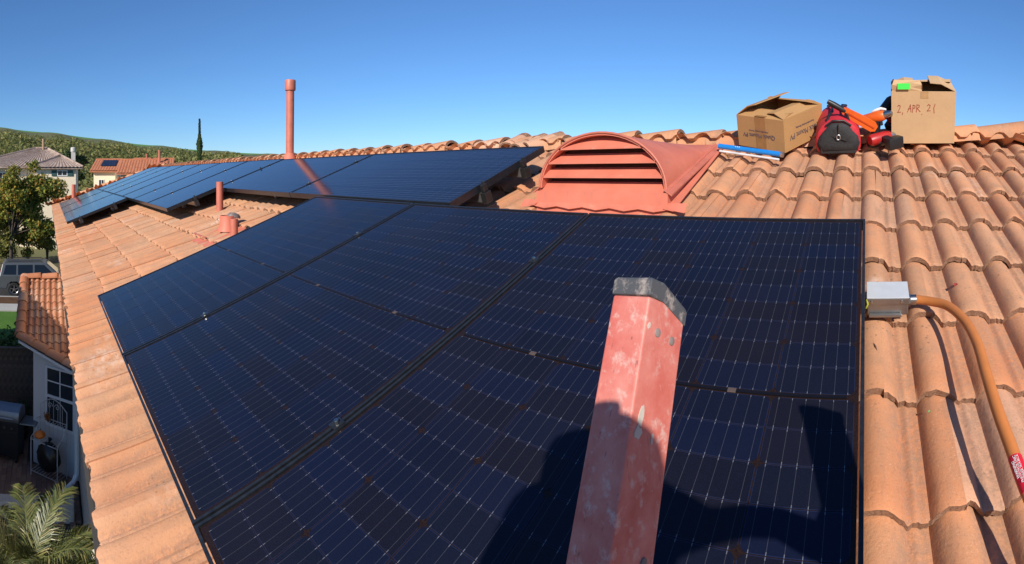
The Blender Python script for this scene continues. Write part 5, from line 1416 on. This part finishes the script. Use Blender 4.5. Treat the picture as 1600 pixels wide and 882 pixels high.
for sg in (-1, 1):
    for P in ([(-1.93, 1.16), (-1.80, 1.66), (-1.22, 1.68), (-1.22, 1.16)], [(-1.12, 1.16), (-1.12, 1.68), (-.32, 1.69), (-.32, 1.16)], [(-.22, 1.16), (-.22, 1.69), (.30, 1.68), (.86, 1.16)]):
        q = [Vector((x, sg * (wy(z) + .006), z)) for x, z in P]; m = MB(); m.add(q + [v - Vector((0, sg * .02, 0)) for v in q], [(0, 1, 2, 3), (4, 7, 6, 5), (0, 4, 5, 1), (1, 5, 6, 2), (2, 6, 7, 3), (3, 7, 4, 0)]); m.build('side_window', M_cglass, suv)
    for xx_ in (-.27, -1.17): MB().box(xx_ - .006, xx_ + .006, sg * .897, sg * .904, .45, 1.12).build('door_seam', M_blk, suv)
    for xx_ in (-.9, .05): MB().bbox(xx_ - .1, xx_ + .1, sg * .93 - .02, sg * .93 + .02, .96, 1.0, .008).build('door_handle', M_blk, suv)
    MB().bbox(.78, .92, sg * 1.0 - .09, sg * 1.0 + .09, 1.14, 1.30, .02).build('mirror', M_car, suv)
    MB().bbox(2.10, 2.25, sg * .66 - .2, sg * .66 + .2, .78, .94, .02).build('headlight', M_alu, suv)
    MB().bbox(-2.30, -2.2, sg * .78 - .09, sg * .78 + .09, .8, 1.08, .02).build('tail_light', M_red, suv)
    MB().tube([(-1.8, sg * .62, 1.80), (-1.7, sg * .62, 1.86), (.1, sg * .62, 1.88), (.2, sg * .62, 1.82)], .02, 6).build('roof_rail', M_blk, suv)
    for xx_ in (-1.33, 1.40):
        w_ = MB().lathe([(.235, -.10), (.33, -.11), (.362, -.07), (.362, .07), (.33, .11), (.235, .10)], 28, T(xx_, sg * .80, .362) @ RX(math.pi / 2)).build('wheel', M_tyre, suv, smooth=40)
        m = MB(); Mw = T(xx_, sg * .80, .362) @ RX(-math.pi / 2 * sg)
        m.lathe([(.238, -.09), (.238, .09), (.22, .075), (.215, .0)], 28, Mw); m.lathe([(.001, .085), (.06, .08), (.065, .03)], 14, Mw)
        for k_ in range(5): m.prism([(-.028, -.02), (.028, -.02), (.02, .03), (-.02, .03)], .05, .225, Mw @ RZ(2 * math.pi * k_ / 5) @ T(0, 0, .05))
        m.build('rim', M_rim, w_, smooth=40)
        MB().lathe([(.001, .0), (.2, .0)], 20, T(xx_, sg * .80, .362) @ RX(math.pi / 2)).build('brake_disc', M_dark, w_)
q = [Vector((.46, -.68, 1.745)), Vector((.46, .68, 1.745)), Vector((1.07, .82, 1.215)), Vector((1.07, -.82, 1.215))]
MB().add([v + Vector((.012, 0, .012)) for v in q] + q, [(0, 1, 2, 3), (4, 7, 6, 5), (0, 4, 5, 1), (1, 5, 6, 2), (2, 6, 7, 3), (3, 7, 4, 0)]).build('windscreen', M_cglass, suv)
MB().bbox(-2.34, -2.22, -.85, .85, .42, .62, .03).build('rear_bumper', M_blk, suv); MB().bbox(2.20, 2.33, -.85, .85, .42, .62, .03).build('front_bumper', M_blk, suv)

# far pipe at the panels' outer corner
pipe('vent_pipe', 'short terracotta pipe past the farthest panels corner', -14.05, .70, .055, -.27, flash=False)
# weathered cap tile showing over the ridge beside the brown carton
tg = thing('weathered_ridge_stub', 'mossy grey hip end peeping over the ridge beside the brown carton', 'roof piece', T(-.92, 3.75, zr - .25))
M_moss = tile_mat('mossy_cap', False, ((.24, .19, .12), (.30, .23, .15), (.20, .17, .10)), 1)
for k in range(3): link('cap', cap_mesh('cap', 95 + k, .36, .10, .09, [M_moss, M_nose]), tg, T(-.0 + .13 * k, .28 * k - .1, .17 + .03 * k) @ RZ(R(60)) @ RY(R(-6)))

# pale mortared pieces breaking the ridge line above the upper panels
M_pale = tile_mat('pale_mortared_tile', False, ((.60, .31, .19), (.64, .36, .24), (.58, .27, .16)), .8)
for k, (px_, py_, a_) in enumerate(((812, 214, 100), (826, 216, 80), (842, 214, 64))):
    P_ = plane_hit(px_, py_ + 4, .03)
    link('patch_tile', cap_mesh('patch_tile', 120 + k, .24, .075, .07, [M_pale, M_nose]), roof, T(P_.x, P_.y - .16, P_.z - .085) @ RZ(R(a_)) @ RY(-PITCH + R(4)))
# a dry leaf, a twig and a scrap of green blown onto the tiles
k = 0
for nm, lab, cat, px_, py_, c, L_, W_, rot in (('dry_leaf', 'tiny red dry leaf lying on the tiles below the cartons', 'leaf', 1493, 447, (.35, .04, .03), .022, .008, 60),
        ('twig', 'thin dark twig on the tile beside the panel edge', 'twig', 1368, 545, (.12, .05, .03), .045, .0022, 105),
        ('green_scrap', 'speck of bright green tape on a tile', 'scrap', 1452, 646, (.05, .5, .12), .006, .003, 20)):
    P_ = plane_hit(px_, py_, -.020)
    m = MB(); m.add([(-L_ / 2, 0, 0), (0, -W_, .003), (L_ / 2, 0, .001), (0, W_, .003), (0, 0, -.002)], [(0, 1, 2, 3), (0, 4, 1), (1, 4, 2), (2, 4, 3), (3, 4, 0)])
    tag(m.build(nm, simple(nm + '_colour', c, .7), M=T(*P_) @ RX(PITCH) @ RZ(R(rot)) @ T(0, 0, .004)), lab, cat)
